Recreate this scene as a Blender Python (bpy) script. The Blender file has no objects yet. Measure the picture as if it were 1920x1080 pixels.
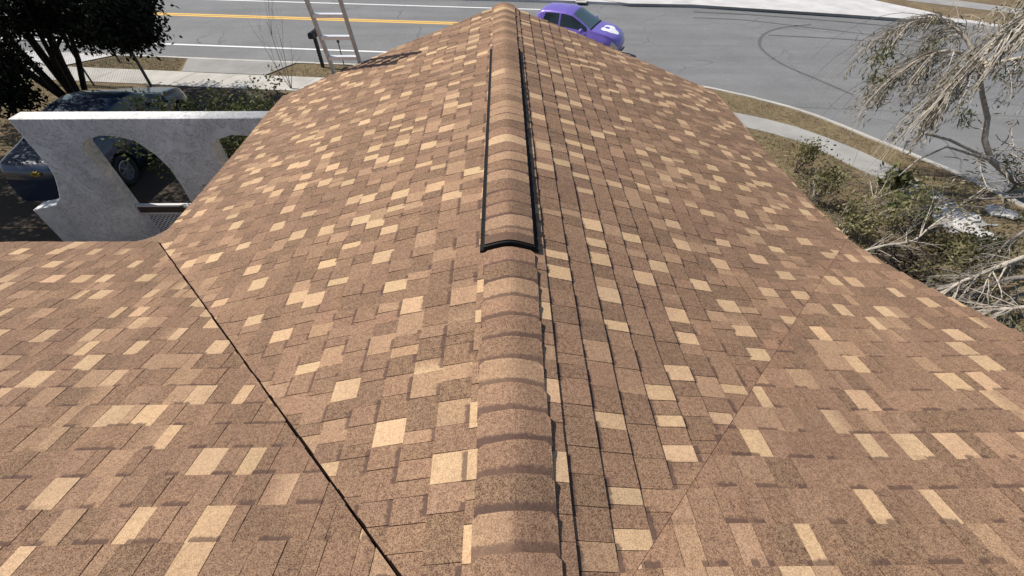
import bpy, bmesh, math, random
import numpy as np
from mathutils import Vector, Matrix
R = math.radians
random.seed(7)
RNG = np.random.default_rng(7)
S = bpy.context.scene
COL = S.collection

# ------------------------------------------------------------------ camera
GZ = 3.9                      # ridge height above the ground
CAM = dict(f=815.9, p=.801, yaw=.023, roll=.007, c=(-.026, 0, 1.529 + GZ))
def cam_axes():
    p, y, r = CAM['p'], CAM['yaw'], CAM['roll']
    F = Vector((math.sin(y)*math.cos(p), math.cos(y)*math.cos(p), -math.sin(p)))
    Rt = Vector((math.cos(y), -math.sin(y), 0)); U = Rt.cross(F)
    return F, Rt*math.cos(r)+U*math.sin(r), -Rt*math.sin(r)+U*math.cos(r)
F_, R_, U_ = cam_axes()
C_ = Vector(CAM['c'])
cd = bpy.data.cameras.new('camera'); cam = bpy.data.objects.new('camera', cd); COL.objects.link(cam)
cam.matrix_world = Matrix(((R_.x, U_.x, -F_.x, C_.x), (R_.y, U_.y, -F_.y, C_.y), (R_.z, U_.z, -F_.z, C_.z), (0, 0, 0, 1)))
cd.sensor_width = 36; cd.lens = 36*CAM['f']/1920; cd.clip_start = .05; cd.clip_end = 3000
S.camera = cam
S.render.resolution_x = 1024; S.render.resolution_y = 576
def proj(p):
    d = Vector(p)-C_; z = d.dot(F_)
    return 960+CAM['f']*d.dot(R_)/z, 540-CAM['f']*d.dot(U_)/z, z
def ray(q):
    return F_+R_*((q[0]-960)/CAM['f'])-U_*((q[1]-540)/CAM['f'])
def atz(x, y, z=0.):
    d = ray((x, y)); return C_+d*((z-C_.z)/d.z)
def aty(x, y, Y):
    d = ray((x, y)); return C_+d*((Y-C_.y)/d.y)

# ------------------------------------------------------------------ light
SUN_EL = R(50); SUN_H = Vector((-.955, .30, 0)).normalized()
sun_dir = Vector((SUN_H.x*math.cos(SUN_EL), SUN_H.y*math.cos(SUN_EL), math.sin(SUN_EL)))
w = bpy.data.worlds.new('World'); S.world = w; w.use_nodes = True
nt = w.node_tree; nt.nodes.clear()
sky = nt.nodes.new('ShaderNodeTexSky'); sky.sky_type = 'NISHITA'; sky.sun_disc = False
sky.sun_elevation = SUN_EL; sky.sun_rotation = math.atan2(sun_dir.x, sun_dir.y)
bg = nt.nodes.new('ShaderNodeBackground'); bg.inputs[1].default_value = .09
wo = nt.nodes.new('ShaderNodeOutputWorld')
nt.links.new(sky.outputs[0], bg.inputs[0]); nt.links.new(bg.outputs[0], wo.inputs[0])
sl = bpy.data.lights.new('sun', 'SUN'); sl.energy = 4.6; sl.angle = R(.55); sl.color = (1, .945, .86)
so = bpy.data.objects.new('sun', sl); COL.objects.link(so)
so.rotation_euler = (-sun_dir).to_track_quat('-Z', 'Y').to_euler(); so.location = (-20, 8, 30)
S.view_settings.view_transform = 'Standard'; S.view_settings.look = 'None'
S.view_settings.exposure = 0.22; S.view_settings.gamma = 1; S.view_settings.use_curve_mapping = False

# ------------------------------------------------------------------ helpers
def setp(o, label=None, cat=None, group=None, kind=None):
    if label: o['label'] = label
    if cat: o['category'] = cat
    if group: o['group'] = group
    if kind: o['kind'] = kind
    return o
def empty(name, loc=(0, 0, 0), rz=0, **k):
    o = bpy.data.objects.new(name, None); COL.objects.link(o); o.location = loc; o.rotation_euler = (0, 0, rz)
    o.empty_display_size = .1
    return setp(o, **k)
def link(name, me, mat, parent=None, **k):
    o = bpy.data.objects.new(name, me); COL.objects.link(o)
    if mat is not None and not me.materials: me.materials.append(mat)
    if parent is not None: o.parent = parent
    return setp(o, **k)
class MB:
    def __init__(s): s.v = []; s.f = []; s.c = []
    def poly(s, pts, c=None):
        n = len(s.v); s.v += [tuple(p) for p in pts]; s.f.append(tuple(range(n, n+len(pts))))
        s.c += [c or (1, 1, 1)]*len(pts)
    def add(s, vs, fs, c=None):
        n = len(s.v); s.v += [tuple(p) for p in vs]; s.f += [tuple(i+n for i in f) for f in fs]; s.c += [c or (1, 1, 1)]*len(vs)
    def box(s, a, b, M=None):
        x0, y0, z0 = a; x1, y1, z1 = b
        vs = [Vector(p) for p in ((x0,y0,z0),(x1,y0,z0),(x1,y1,z0),(x0,y1,z0),(x0,y0,z1),(x1,y0,z1),(x1,y1,z1),(x0,y1,z1))]
        if M is not None: vs = [M @ p for p in vs]
        s.add(vs, [(0,3,2,1),(4,5,6,7),(0,1,5,4),(1,2,6,5),(2,3,7,6),(3,0,4,7)])
    def tube(s, pts, rad, n=6, c=None, caps=True):
        pts = [Vector(p) for p in pts]
        if not hasattr(rad, '__len__'): rad = [rad]*len(pts)
        vs = []; ref = Vector((0, 0, 1))
        t0 = (pts[-1]-pts[0]).normalized()
        if abs(t0.z) > .9: ref = Vector((1, 0, 0))
        for i, p in enumerate(pts):
            t = (pts[min(i+1, len(pts)-1)]-pts[max(i-1, 0)]).normalized()
            a = t.cross(ref)
            if a.length < 1e-4: a = t.orthogonal()
            a.normalize(); b = t.cross(a)
            for k in range(n):
                an = 2*math.pi*k/n; vs.append(p+(a*math.cos(an)+b*math.sin(an))*rad[i])
        fs = []
        for i in range(len(pts)-1):
            for k in range(n):
                k2 = (k+1) % n; fs.append((i*n+k, i*n+k2, (i+1)*n+k2, (i+1)*n+k))
        if caps: fs += [tuple(range(n))[::-1], tuple(range((len(pts)-1)*n, len(pts)*n))]
        s.add(vs, fs, c)
    def lathe(s, prof, M, n=24):
        # prof: (r, y) about local Y axis
        vs = []; fs = []
        for k in range(n):
            a = 2*math.pi*k/n
            for r, y in prof: vs.append(M @ Vector((r*math.cos(a), y, r*math.sin(a))))
        m = len(prof)
        for k in range(n):
            k2 = (k+1) % n
            for j in range(m-1): fs.append((k*m+j, k2*m+j, k2*m+j+1, k*m+j+1))
        s.add(vs, fs)
    def mesh(s, name, smooth=False, col=False):
        me = bpy.data.meshes.new(name); me.from_pydata(s.v, [], s.f)
        if col:
            at = me.color_attributes.new('col', 'FLOAT_COLOR', 'POINT')
            at.data.foreach_set('color', np.array([(*c, 1) for c in s.c], 'f').ravel())
        if smooth: me.polygons.foreach_set('use_smooth', [True]*len(me.polygons))
        me.update(); return me
    def build(s, name, mat, parent=None, smooth=False, col=False, **k):
        return link(name, s.mesh(name, smooth, col), mat, parent, **k)

# ------------------------------------------------------------------ materials
class NT:
    def __init__(s, name):
        s.m = bpy.data.materials.new(name); s.m.use_nodes = True; s.t = s.m.node_tree; s.t.nodes.clear()
        s.out = s.n('ShaderNodeOutputMaterial'); s.b = s.n('ShaderNodeBsdfPrincipled'); s.l(s.b.outputs[0], s.out.inputs[0])
        s.geo = None
    def n(s, t, **k):
        x = s.t.nodes.new(t)
        for a, v in k.items(): setattr(x, a, v)
        return x
    def l(s, a, b): s.t.links.new(a, b)
    def inp(s, node, i, v):
        if hasattr(v, 'links') or isinstance(v, bpy.types.NodeSocket): s.l(v, node.inputs[i])
        else: node.inputs[i].default_value = v
    def pos(s):
        if not s.geo: s.geo = s.n('ShaderNodeNewGeometry')
        return s.geo.outputs['Position']
    def noise(s, scale, detail=3, rough=.55, vec=None, dist=0):
        x = s.n('ShaderNodeTexNoise'); x.inputs['Scale'].default_value = scale; x.inputs['Detail'].default_value = detail
        x.inputs['Roughness'].default_value = rough; x.inputs['Distortion'].default_value = dist
        s.l(vec or s.pos(), x.inputs['Vector']); return x.outputs['Fac']
    def ramp(s, f, stops, interp='LINEAR'):
        x = s.n('ShaderNodeValToRGB'); cr = x.color_ramp; cr.interpolation = interp
        while len(cr.elements) < len(stops): cr.elements.new(.5)
        for e, (p, c) in zip(cr.elements, stops):
            e.position = p; e.color = (*c, 1) if hasattr(c, '__len__') else (c, c, c, 1)
        s.l(f, x.inputs[0]); return x.outputs[0]
    def mix(s, f, a, b, mode='MIX'):
        x = s.n('ShaderNodeMix', data_type='RGBA', blend_type=mode)
        s.inp(x, 0, f)
        for i, v in ((6, a), (7, b)):
            s.inp(x, i, (*v, 1) if isinstance(v, tuple) and len(v) == 3 else v)
        return x.outputs[2]
    def math(s, op, a, b=0., clamp=False):
        x = s.n('ShaderNodeMath', operation=op); x.use_clamp = clamp
        s.inp(x, 0, a); s.inp(x, 1, b); return x.outputs[0]
    def attr(s, name, out='Color'):
        x = s.n('ShaderNodeAttribute'); x.attribute_name = name; return x.outputs[out]
    def bump(s, h, strength=.3, dist=.01):
        x = s.n('ShaderNodeBump'); x.inputs['Strength'].default_value = strength; x.inputs['Distance'].default_value = dist
        s.l(h, x.inputs['Height']); s.l(x.outputs[0], s.b.inputs['Normal'])
    def done(s, col, rough=.8, metal=0., **k):
        s.inp(s.b, 'Base Color', (*col, 1) if isinstance(col, tuple) and len(col) == 3 else col)
        s.inp(s.b, 'Roughness', rough); s.inp(s.b, 'Metallic', metal)
        for a, v in k.items(): s.inp(s.b, a.replace('_', ' '), v)
        return s.m

def plain(name, col, rough=.6, metal=0., var=.12, scale=8., bump=0, **k):
    t = NT(name); n = t.noise(scale, 4)
    c = t.mix(n, tuple(max(0, x*(1-var)) for x in col), tuple(min(1, x*(1+var)) for x in col))
    if bump: t.bump(t.noise(scale*12, 3), bump, .005)
    return t.done(c, rough, metal, **k)

def shingle_mat():
    t = NT('asphalt_shingle_granules')
    c = t.attr('col')
    g1 = t.noise(215, 2, .65); g2 = t.noise(420, 1, .5); g3 = t.noise(60, 2, .6)
    f = t.math('ADD', t.math('MULTIPLY', g1, .75), t.math('ADD', t.math('MULTIPLY', g2, .6), t.math('MULTIPLY', g3, .3)))
    dark = t.mix(1., c, (.34, .30, .28), 'MULTIPLY'); light = t.mix(.60, c, (.69, .465, .28))
    c2 = t.mix(t.ramp(f, [(.68, 0.), (.80, .45), (.93, 1.)]), dark, light)
    c3 = t.mix(.62, c, c2)
    # worn, weather-dulled patches
    c3 = t.mix(t.ramp(t.noise(1.6, 5, .65), [(.4, 0.), (.75, .34)]), c3, (.17, .098, .074))
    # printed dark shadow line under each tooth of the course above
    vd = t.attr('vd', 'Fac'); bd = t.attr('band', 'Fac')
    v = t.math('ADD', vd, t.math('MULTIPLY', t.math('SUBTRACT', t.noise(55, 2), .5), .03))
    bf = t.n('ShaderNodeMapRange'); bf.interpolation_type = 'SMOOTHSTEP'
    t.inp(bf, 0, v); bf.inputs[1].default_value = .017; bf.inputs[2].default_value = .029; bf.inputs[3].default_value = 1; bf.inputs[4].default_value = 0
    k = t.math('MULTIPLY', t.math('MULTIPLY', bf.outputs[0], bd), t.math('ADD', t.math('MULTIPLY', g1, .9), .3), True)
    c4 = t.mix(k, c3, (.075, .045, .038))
    t.bump(f, .55, .0025)
    return t.done(c4, .92, Specular_IOR_Level=.25)
def lawn_mat():
    t = NT('dry_lawn')
    n1 = t.noise(.7, 5, .6); n2 = t.noise(5, 5, .65); n3 = t.noise(45, 3, .7)
    c = t.ramp(n2, [(.3, (.145, .108, .064)), (.48, (.27, .204, .122)), (.62, (.225, .182, .096)), (.78, (.35, .275, .175))])
    c = t.mix(t.ramp(n1, [(.42, 0.), (.6, .75)]), c, (.165, .118, .077))
    c = t.mix(t.ramp(n3, [(.4, .0), (.8, .45)]), c, (.08, .062, .038))
    t.bump(n3, .9, .03); return t.done(c, .95, Specular_IOR_Level=.1)
def asphalt_mat(name, base, tint=(1, 1, 1)):
    t = NT(name)
    mp = t.n('ShaderNodeMapping'); mp.inputs['Scale'].default_value = (.12, 1.6, 1); mp.inputs['Rotation'].default_value = (0, 0, .107); t.l(t.pos(), mp.inputs['Vector'])
    n1 = t.noise(.5, 5, .65); n2 = t.noise(38, 3, .75); n3 = t.noise(6, 4); nw = t.noise(1., 4, .6, mp.outputs[0])
    lo = tuple(base*.80*x for x in tint); hi = tuple(base*1.18*x for x in tint)
    c = t.mix(t.ramp(n1, [(.3, 0.), (.7, 1.)]), lo, hi)
    c = t.mix(t.ramp(nw, [(.45, 0.), (.62, .45)]), c, tuple(base*.66*x for x in tint))          # worn wheel tracks
    c = t.mix(t.ramp(n2, [(.40, .0), (.75, .6)]), c, tuple(min(1, base*2.1*x) for x in tint))
    c = t.mix(t.ramp(n2, [(.28, .55), (.42, 0.)]), c, tuple(base*.45*x for x in tint))
    vo = t.n('ShaderNodeTexVoronoi', feature='DISTANCE_TO_EDGE'); vo.inputs['Scale'].default_value = .33
    ad = t.n('ShaderNodeMixRGB'); ad.blend_type = 'ADD'; ad.inputs[0].default_value = .5; nz = t.n('ShaderNodeTexNoise'); nz.inputs['Scale'].default_value = 1.4; nz.inputs['Detail'].default_value = 6
    t.l(t.pos(), nz.inputs['Vector']); t.l(t.pos(), ad.inputs[1]); t.l(nz.outputs['Color'], ad.inputs[2]); t.l(ad.outputs[0], vo.inputs['Vector'])
    c = t.mix(t.math('MULTIPLY', t.ramp(vo.outputs[0], [(.0, 1.), (.010, 0.)]), t.ramp(n1, [(.45, 0.), (.6, .7)])), c, tuple(base*.35*x for x in tint))   # cracks
    t.bump(n2, .35, .006); return t.done(c, .85, Specular_IOR_Level=.3)
def concrete_mat(name, base):
    t = NT(name)
    n1 = t.noise(1.2, 5, .6); n2 = t.noise(30, 4, .7)
    c = t.mix(t.ramp(n1, [(.3, 0.), (.72, 1.)]), tuple(x*.78 for x in base), tuple(min(1, x*1.1) for x in base))
    c = t.mix(t.ramp(n2, [(.5, 0.), (.8, .4)]), c, tuple(x*.6 for x in base))
    t.bump(n2, .2, .004); return t.done(c, .9, Specular_IOR_Level=.2)
def stucco_mat():
    t = NT('weathered_stucco')
    n1 = t.noise(1.6, 6, .65, dist=.6); n2 = t.noise(22, 4, .7); n3 = t.noise(4.5, 5, .7, dist=1.2)
    c = t.mix(t.ramp(n1, [(.35, 0.), (.7, 1.)]), (.54, .535, .525), (.80, .79, .77))
    c = t.mix(t.ramp(n3, [(.47, 0.), (.50, .55), (.53, 0.)]), c, (.14, .135, .13))     # mildew streaks
    c = t.mix(t.ramp(n3, [(.56, 0.), (.74, .6)]), c, (.24, .225, .21))
    t.bump(n2, .5, .01); return t.done(c, .95, Specular_IOR_Level=.1)
def leaf_mat(name, rough=.6, trans=.25):
    t = NT(name); c = t.attr('col')
    c = t.mix(t.math('MULTIPLY', t.noise(9, 2), .35), c, (.02, .025, .01))
    m = t.done(c, rough, Specular_IOR_Level=.25)
    tr = t.n('ShaderNodeBsdfTranslucent'); t.l(c, tr.inputs[0]); mx = t.n('ShaderNodeMixShader'); mx.inputs[0].default_value = trans
    t.l(t.b.outputs[0], mx.inputs[1]); t.l(tr.outputs[0], mx.inputs[2]); t.l(mx.outputs[0], t.out.inputs[0]); return m
def bark_mat(name, a, b):
    t = NT(name); n = t.noise(14, 5, .7); c = t.mix(t.ramp(n, [(.35, 0.), (.65, 1.)]), a, b)
    t.bump(t.noise(60, 4, .7), .6, .01); return t.done(c, .9, Specular_IOR_Level=.15)
def carpaint(name, col, flake=.06):
    t = NT(name); n = t.noise(5, 3)
    c = t.mix(t.math('MULTIPLY', n, .22), col, tuple(x*.75+.02 for x in col))
    return t.done(c, .32, .12, Coat_Weight=.6, Coat_Roughness=.06)

M = dict(
    shingle=shingle_mat(), lawn=lawn_mat(),
    road=asphalt_mat('road_asphalt', .158), drive=asphalt_mat('driveway_asphalt', .10), road_streak=asphalt_mat('road_streak_asphalt', .10),
    concrete=concrete_mat('concrete', (.50, .475, .43)), concrete_grey=concrete_mat('grey_concrete', (.31, .30, .285)), concrete_pale=concrete_mat('worn_concrete', (.345, .335, .315)), apron=concrete_mat('pale_concrete', (.57, .555, .54)),
    paint_white=plain('road_paint_white', (.74, .74, .72), .8, var=.15, scale=6), paint_yellow=plain('road_paint_yellow', (.72, .44, .10), .8, var=.15, scale=6),
    stucco=stucco_mat(), wall=plain('house_stucco', (.55, .48, .40), .95, bump=.4), deck=plain('roof_underlay', (.010, .006, .005), .98, Specular_IOR_Level=.05),
    fascia=plain('fascia_paint', (.30, .22, .17), .6), black_plastic=plain('black_plastic', (.010, .010, .010), .7, var=.3, Specular_IOR_Level=.25),
    black_metal=plain('black_metal', (.012, .012, .013), .5), galv=plain('galvanised_steel', (.10, .095, .09), .6, .4),
    alu=plain('ladder_aluminium', (.78, .78, .80), .4, .35, var=.1, scale=20), fibreglass=plain('ladder_rail', (.43, .43, .43), .5, .4, var=.25, scale=15),
    purple=carpaint('purple_paint', (.19, .125, .50)), navy=carpaint('navy_blue_paint', (.012, .026, .058)),
    glass=plain('car_glass', (.02, .028, .03), .06, var=.2), glass_tint=plain('windshield_glass', (.07, .11, .125), .08, var=.15),
    rubber=plain('tyre_rubber', (.018, .018, .018), .85), rim=plain('wheel_alloy', (.45, .45, .46), .35, .8),
    lamp_red=plain('tail_lamp_red', (.22, .008, .01), .2), lamp_clear=plain('head_lamp', (.62, .52, .42), .15),
    decal=plain('white_vinyl', (.82, .82, .84), .5, var=.04), gold=plain('gold_emblem', (.55, .38, .08), .35, .6), chrome=plain('chrome', (.6, .6, .62), .2, .9),
    lattice=plain('white_lattice', (.62, .61, .60), .7), brown_rail=plain('brown_rail', (.06, .035, .03), .6),
    leaf=leaf_mat('leaves'), leaf_dark=leaf_mat('dark_leaves', .7, .1),
    bark_dark=bark_mat('dark_bark', (.018, .014, .011), (.045, .036, .028)), bark_pale=bark_mat('pale_bark', (.30, .26, .21), (.58, .52, .44)), bark_weep=bark_mat('mottled_bark', (.20, .17, .14), (.50, .45, .39)),
    bark_grey=bark_mat('grey_bark', (.11, .095, .08), (.30, .265, .23)), shaded_soil=concrete_mat('tree_shaded_soil', (.060, .046, .033)), sunlit_pavement=concrete_mat('sunlit_pavement_concrete', (.60, .58, .55)),  # ground colour holds tree shade, pale slab colour holds sunlight
)

# ------------------------------------------------------------------ setting: ground, road, kerbs, pavements
def smooth_path(pts, n=8):
    pts = [Vector((p[0], p[1], 0)) for p in pts]; out = []
    for i in range(len(pts)-1):
        a, b, c, d = pts[max(i-1, 0)], pts[i], pts[i+1], pts[min(i+2, len(pts)-1)]
        for k in range(n):
            t = k/n
            out.append(.5*((2*b)+(c-a)*t+(2*a-5*b+4*c-d)*t*t+(3*b-a-3*c+d)*t**3))
    out.append(pts[-1]); return out
def offset(path, d):
    out = []
    for i, p in enumerate(path):
        t = (path[min(i+1, len(path)-1)]-path[max(i-1, 0)]).normalized()
        out.append(p+Vector((t.y, -t.x, 0))*d)
    return out
def strip(mb, A, B, z0, z1=None, c=None):
    z1 = z0 if z1 is None else z1
    for i in range(len(A)-1):
        mb.poly([(A[i].x, A[i].y, z0), (B[i].x, B[i].y, z1), (B[i+1].x, B[i+1].y, z1), (A[i+1].x, A[i+1].y, z0)][::-1], c)
def flat(name, pts, z, mat, parent=None, **k):
    mb = MB(); bm = bmesh.new(); vs = [bm.verts.new((p[0], p[1], z)) for p in pts]; f = bm.faces.new(vs)
    if f.normal.z < 0 or (f.normal_update() or f.normal.z < 0): f.normal_flip()
    bmesh.ops.triangulate(bm, faces=[f]); me = bpy.data.meshes.new(name); bm.to_mesh(me); bm.free()
    return link(name, me, mat, parent, **k)
KS = -.108                                                # the street runs slightly skew to the house
def sy(x, y0): return y0+KS*(x+4.45)
mb = MB(); mb.poly([(-900, -900, -.16), (900, -900, -.16), (900, 900, -.16), (-900, 900, -.16)]); mb.build('ground', M['lawn'], kind='structure')
road = MB(); road.poly([(-300, sy(-300, 14), -.02), (4, sy(4, 14), -.02), (300, sy(300, 14), -.02), (300, sy(300, 25.2), -.02), (4, sy(4, 25.2), -.02), (-300, sy(-300, 25.2), -.02)])
road_o = road.build('road', M['road'], kind='structure')
mb = MB(); mb.poly([(5.5, -200, -.026), (19.6, -200, -.026), (19.6, 22, -.026), (5.5, 22, -.026)]); mb.build('side_street', M['road'], kind='structure')
near = smooth_path([(-60, sy(-60, 15.84)), (-30, sy(-30, 15.84)), (-14, 16.9), (-8.5, 16.25), (-4.45, 15.82), (0, 15.3), (3, 14.93), (5, 14.42), (6.57, 13.74), (8.51, 12.21), (9.63, 10.45), (10.33, 9.25), (10.78, 8.32), (11.25, 6.6), (11.5, 4), (11.6, 0), (11.6, -30), (11.6, -80)], 6)
ks = offset(near, .17); kerb = empty('kerb', (0, 0, 0), kind='structure')
for i in range(len(near)-1):
    a, b, c, d = near[i], near[i+1], ks[i+1], ks[i]
    n = max(1, round((b-a).length/2.4)) if a.x > -30 and a.y > -10 else 1
    for k in range(n):
        f0, f1 = k/n+.003, (k+1)/n-.003; q = [a.lerp(b, f0), a.lerp(b, f1), d.lerp(c, f1), d.lerp(c, f0)]; z = .092+random.uniform(0, .007)
        mb = MB(); o_ = q[0]
        mb.add([(p.x, p.y, -.08) for p in q]+[(q[0].x, q[0].y, z-.012), (q[1].x, q[1].y, z-.012), (q[2].x, q[2].y, z+.006), (q[3].x, q[3].y, z+.006)], [(7, 6, 5, 4), (1, 0, 4, 5), (2, 1, 5, 6), (3, 2, 6, 7), (0, 3, 7, 4)]); mb.build('kerb_stone', M['concrete'], kerb)
lawn_pts = [(p.x, p.y) for p in offset(near, .12)] + [(-60, -80)]
flat('yard', lawn_pts, .075, M['lawn'], kind='structure')
# pavement: the outer and inner edges read off the photograph, on the ground
L1, L2 = offset(near, 1.32), offset(near, 2.42)
nl = max(i for i, p in enumerate(near) if p.x < 1.5)
px_out = [(1379, 211), (1468, 230), (1546, 256), (1624, 288), (1721, 337)]; px_in = [(1404, 240), (1481, 259), (1546, 285), (1611, 318), (1679, 350)]
out_r = [atz(x, y, .09) for x, y in px_out]+[Vector((9.75, 6.4, 0)), Vector((9.95, 4, 0)), Vector((10, -30, 0))]
in_r = [atz(x, y, .09) for x, y in px_in]+[Vector((8.75, 6.4, 0)), Vector((8.9, 4, 0)), Vector((8.95, -30, 0))]
pave = empty('pavement', (0, 0, .09), kind='structure')
def slabs(A, B, step, mat):
    for i in range(0, len(A)-1, step):
        j = min(i+step, len(A)-1); a, b, c, d = A[i], A[j], B[j], B[i]
        mb = MB(); m = (a+b+c+d)/4
        pts = [m+(q-m)*.992 for q in (a, b, c, d)]; z = random.uniform(.0, .006)
        vs = [(p.x, p.y, z) for p in pts]+[(p.x, p.y, -.06) for p in pts]
        mb.add(vs, [(3, 2, 1, 0), (0, 1, 5, 4), (1, 2, 6, 5), (2, 3, 7, 6), (3, 0, 4, 7)][:]); mb.build('slab', mat, pave)
def resample(P, L):
    P = [Vector((p.x, p.y, 0)) for p in P]; d = [0]
    for i in range(1, len(P)): d.append(d[-1]+(P[i]-P[i-1]).length)
    n = max(2, int(d[-1]/L)); out = []
    for k in range(n+1):
        s = d[-1]*k/n; i = max(j for j in range(len(d)) if d[j] <= s+1e-9); i = min(i, len(P)-2)
        out.append(P[i].lerp(P[i+1], (s-d[i])/(d[i+1]-d[i])))
    return out
A = smooth_path([p for p in out_r], 4); B = smooth_path([p for p in in_r], 4)
A = A[:24]; B = B[:24]
nn = 15
def even(P, n):
    P = [Vector((p.x, p.y, 0)) for p in P]; d = [0]
    for i in range(1, len(P)): d.append(d[-1]+(P[i]-P[i-1]).length)
    out = []
    for k in range(n+1):
        s = d[-1]*k/n; i = min(max(j for j in range(len(d)) if d[j] <= s+1e-9), len(P)-2)
        out.append(P[i].lerp(P[i+1], (s-d[i])/(d[i+1]-d[i])))
    return out
slabs(even(A, 10), even(B, 10), 1, M['concrete_pale'])
LA = [p for p in L1 if -26 < p.x < 6]; LB = L2[L1.index(LA[0]):L1.index(LA[0])+len(LA)]
slabs(even(LA, 22), even(LB, 22), 1, M['concrete'])
# link round the corner, hidden behind the house
slabs([LA[-1], Vector((out_r[0].x, out_r[0].y, 0))], [LB[-1], Vector((in_r[0].x, in_r[0].y, 0))], 1, M['concrete_grey'])
# drive crossings between kerb and pavement
def k_at(x, d):
    i = min(range(len(near)), key=lambda i: abs(near[i].x-x)); t = (near[i+1]-near[i]).normalized()
    p = near[i]+t*((x-near[i].x)/t.x); return p+Vector((t.y, -t.x, 0))*d
flat('driveway_crossing', [k_at(-10.9, .165), k_at(-7.05, .165), k_at(-7.55, 1.33), k_at(-10.35, 1.33)], .103, M['concrete_grey'], kind='structure')
flat('driveway_crossing', [k_at(-19, .165), k_at(-13.6, .165), k_at(-14.6, 1.33), k_at(-18, 1.33)], .103, M['apron'], kind='structure')
flat('driveway', [k_at(-10.5, 2.43), k_at(-6.6, 2.43), (-5.2, 12.2), (-5.2, 7.0), (-11.2, 7.0), (-11.4, 12)], .087, M['shaded_soil'], kind='structure')  # tree shade is put into this near-black ground colour
flat('carport_floor', [(-5.2, 6.95), (-12.5, 6.95), (-13.5, 3.0), (-3.0, 3.0), (-3.0, 6.95)], .083, M['shaded_soil'], kind='structure')  # same ground colour, darkened for the shade under the tree
# far side: kerb, pale apron, verge and path
far_px = [(1180, 10), (1300, 13), (1440, 21), (1600, 32), (1720, 41), (1830, 49)]
far = [atz(x, y, 0) for x, y in far_px]
far_e = [Vector((-200, sy(-200, 25.0), 0)), Vector((-40, sy(-40, 25.0), 0)), Vector((0, sy(0, 25.0), 0)), Vector((3.5, 24.15, 0))]+far+[Vector((21.4, 17, 0)), Vector((21.6, 0, 0)), Vector((21.6, -60, 0))]
fe = smooth_path(far_e, 5); fk = offset(fe, -.35)
mb = MB(); strip(mb, fk, fe, .11, .09)
for i in range(len(fe)-1): mb.poly([(fe[i].x, fe[i].y, -.1), (fe[i+1].x, fe[i+1].y, -.1), (fe[i+1].x, fe[i+1].y, .09), (fe[i].x, fe[i].y, .09)])
mb.build('far_kerb', M['apron'], kind='structure')
flat('far_verge', [(p.x, p.y) for p in fk]+[(400, -60), (400, 500), (-400, 500), (-400, 60)], .095, M['lawn'], kind='structure')
ap = [atz(1180, 9, .1)+Vector((0, .2, 0)), atz(1300, 11, .1)+Vector((0, .2, 0)), atz(1600, 31, .1)+Vector((0, .25, 0)), atz(1830, 48, .1)+Vector((-.1, .3, 0)), atz(1740, 22, .1), atz(1640, 1, .1), Vector((18.2, 27, 0)), Vector((4, 27.6, 0)), Vector((4.2, 24.5, 0))]
flat('concrete_apron', ap, .112, M['apron'], kind='structure')
flat('far_path', [atz(1700, 1, .1), atz(1925, 28, .1), atz(1925, 18, .1), atz(1760, -4, .1), Vector((21.6, 28, 0)), Vector((20.0, 28, 0))], .104, M['concrete_grey'], kind='structure')
# painted lines, a curved tyre mark and thin dark streaks
def line(name, y0, x0, x1, wd, mat):
    mb = MB(); mb.poly([(x0, sy(x0, y0)-wd/2, -.015), (x1, sy(x1, y0)-wd/2, -.015), (x1, sy(x1, y0)+wd/2, -.015), (x0, sy(x0, y0)+wd/2, -.015)]); mb.build(name, mat, road_o)
line('edge_line', 17.38, -120, -.5, .13, M['paint_white'])
line('centre_line', 21.06, -120, -.9, .16, M['paint_yellow']); line('centre_line', 21.29, -120, -.9, .16, M['paint_yellow'])
line('edge_line', 23.75, -120, 3.2, .13, M['paint_white'])
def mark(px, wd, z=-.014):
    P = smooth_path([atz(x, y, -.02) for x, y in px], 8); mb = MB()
    strip(mb, offset(P, -wd/2), offset(P, wd/2), z); mb.build('road_streak', M['road_streak'], road_o)
mark([(1600, 178), (1530, 148), (1470, 122), (1432, 96), (1424, 78), (1436, 62), (1466, 52), (1520, 46)], .11)  # curved tyre mark
mark([(1300, 33), (1400, 38), (1520, 52), (1640, 66), (1750, 82)], .12); mark([(1440, 66), (1560, 72), (1680, 82), (1780, 96)], .10, -.012)  # long thin dark streaks across the asphalt
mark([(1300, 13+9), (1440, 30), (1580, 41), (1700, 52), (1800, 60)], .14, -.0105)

# ------------------------------------------------------------------ house and its roof
s = .358; cs = 1/math.hypot(1, s); Y0 = -.065; D = 6.757; WL, WR = 3.37, 3.204; XL, XR = -9.6, 3.17
def smax(a, b, k):
    h = max(k-abs(a-b), 0)/k; return max(a, b)+k*.25*h*h
def wob(x, y):
    return .006*math.sin(1.7*x+.6*y+1)+.005*math.sin(2.9*y-1.1*x)+.003*math.sin(5.3*x+4.1*y)
def roof_z(x, y):
    zw = -s*abs(x); zm = -s*abs(y-Y0)
    z = smax(zw, zm, max(.01, .33*min(1, max(0, x-.12)/.7)) if x > 0 else .01)
    return GZ+z+wob(x, y)
house = empty('house', (0, 3, 0), label='tan stuccoed house under the brown shingle roof in the foreground', cat='house')
def hb(mb, name, mat, parent, **k):
    o = mb.build(name, mat, parent, **k)
    return o
def child(o, p):                      # keep world coordinates when parenting below a moved empty
    o.parent = p; o.matrix_parent_inverse = Matrix.Translation(-p.location) if p.type == 'EMPTY' and p.parent is None else Matrix()
    return o
roof = None
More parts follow.
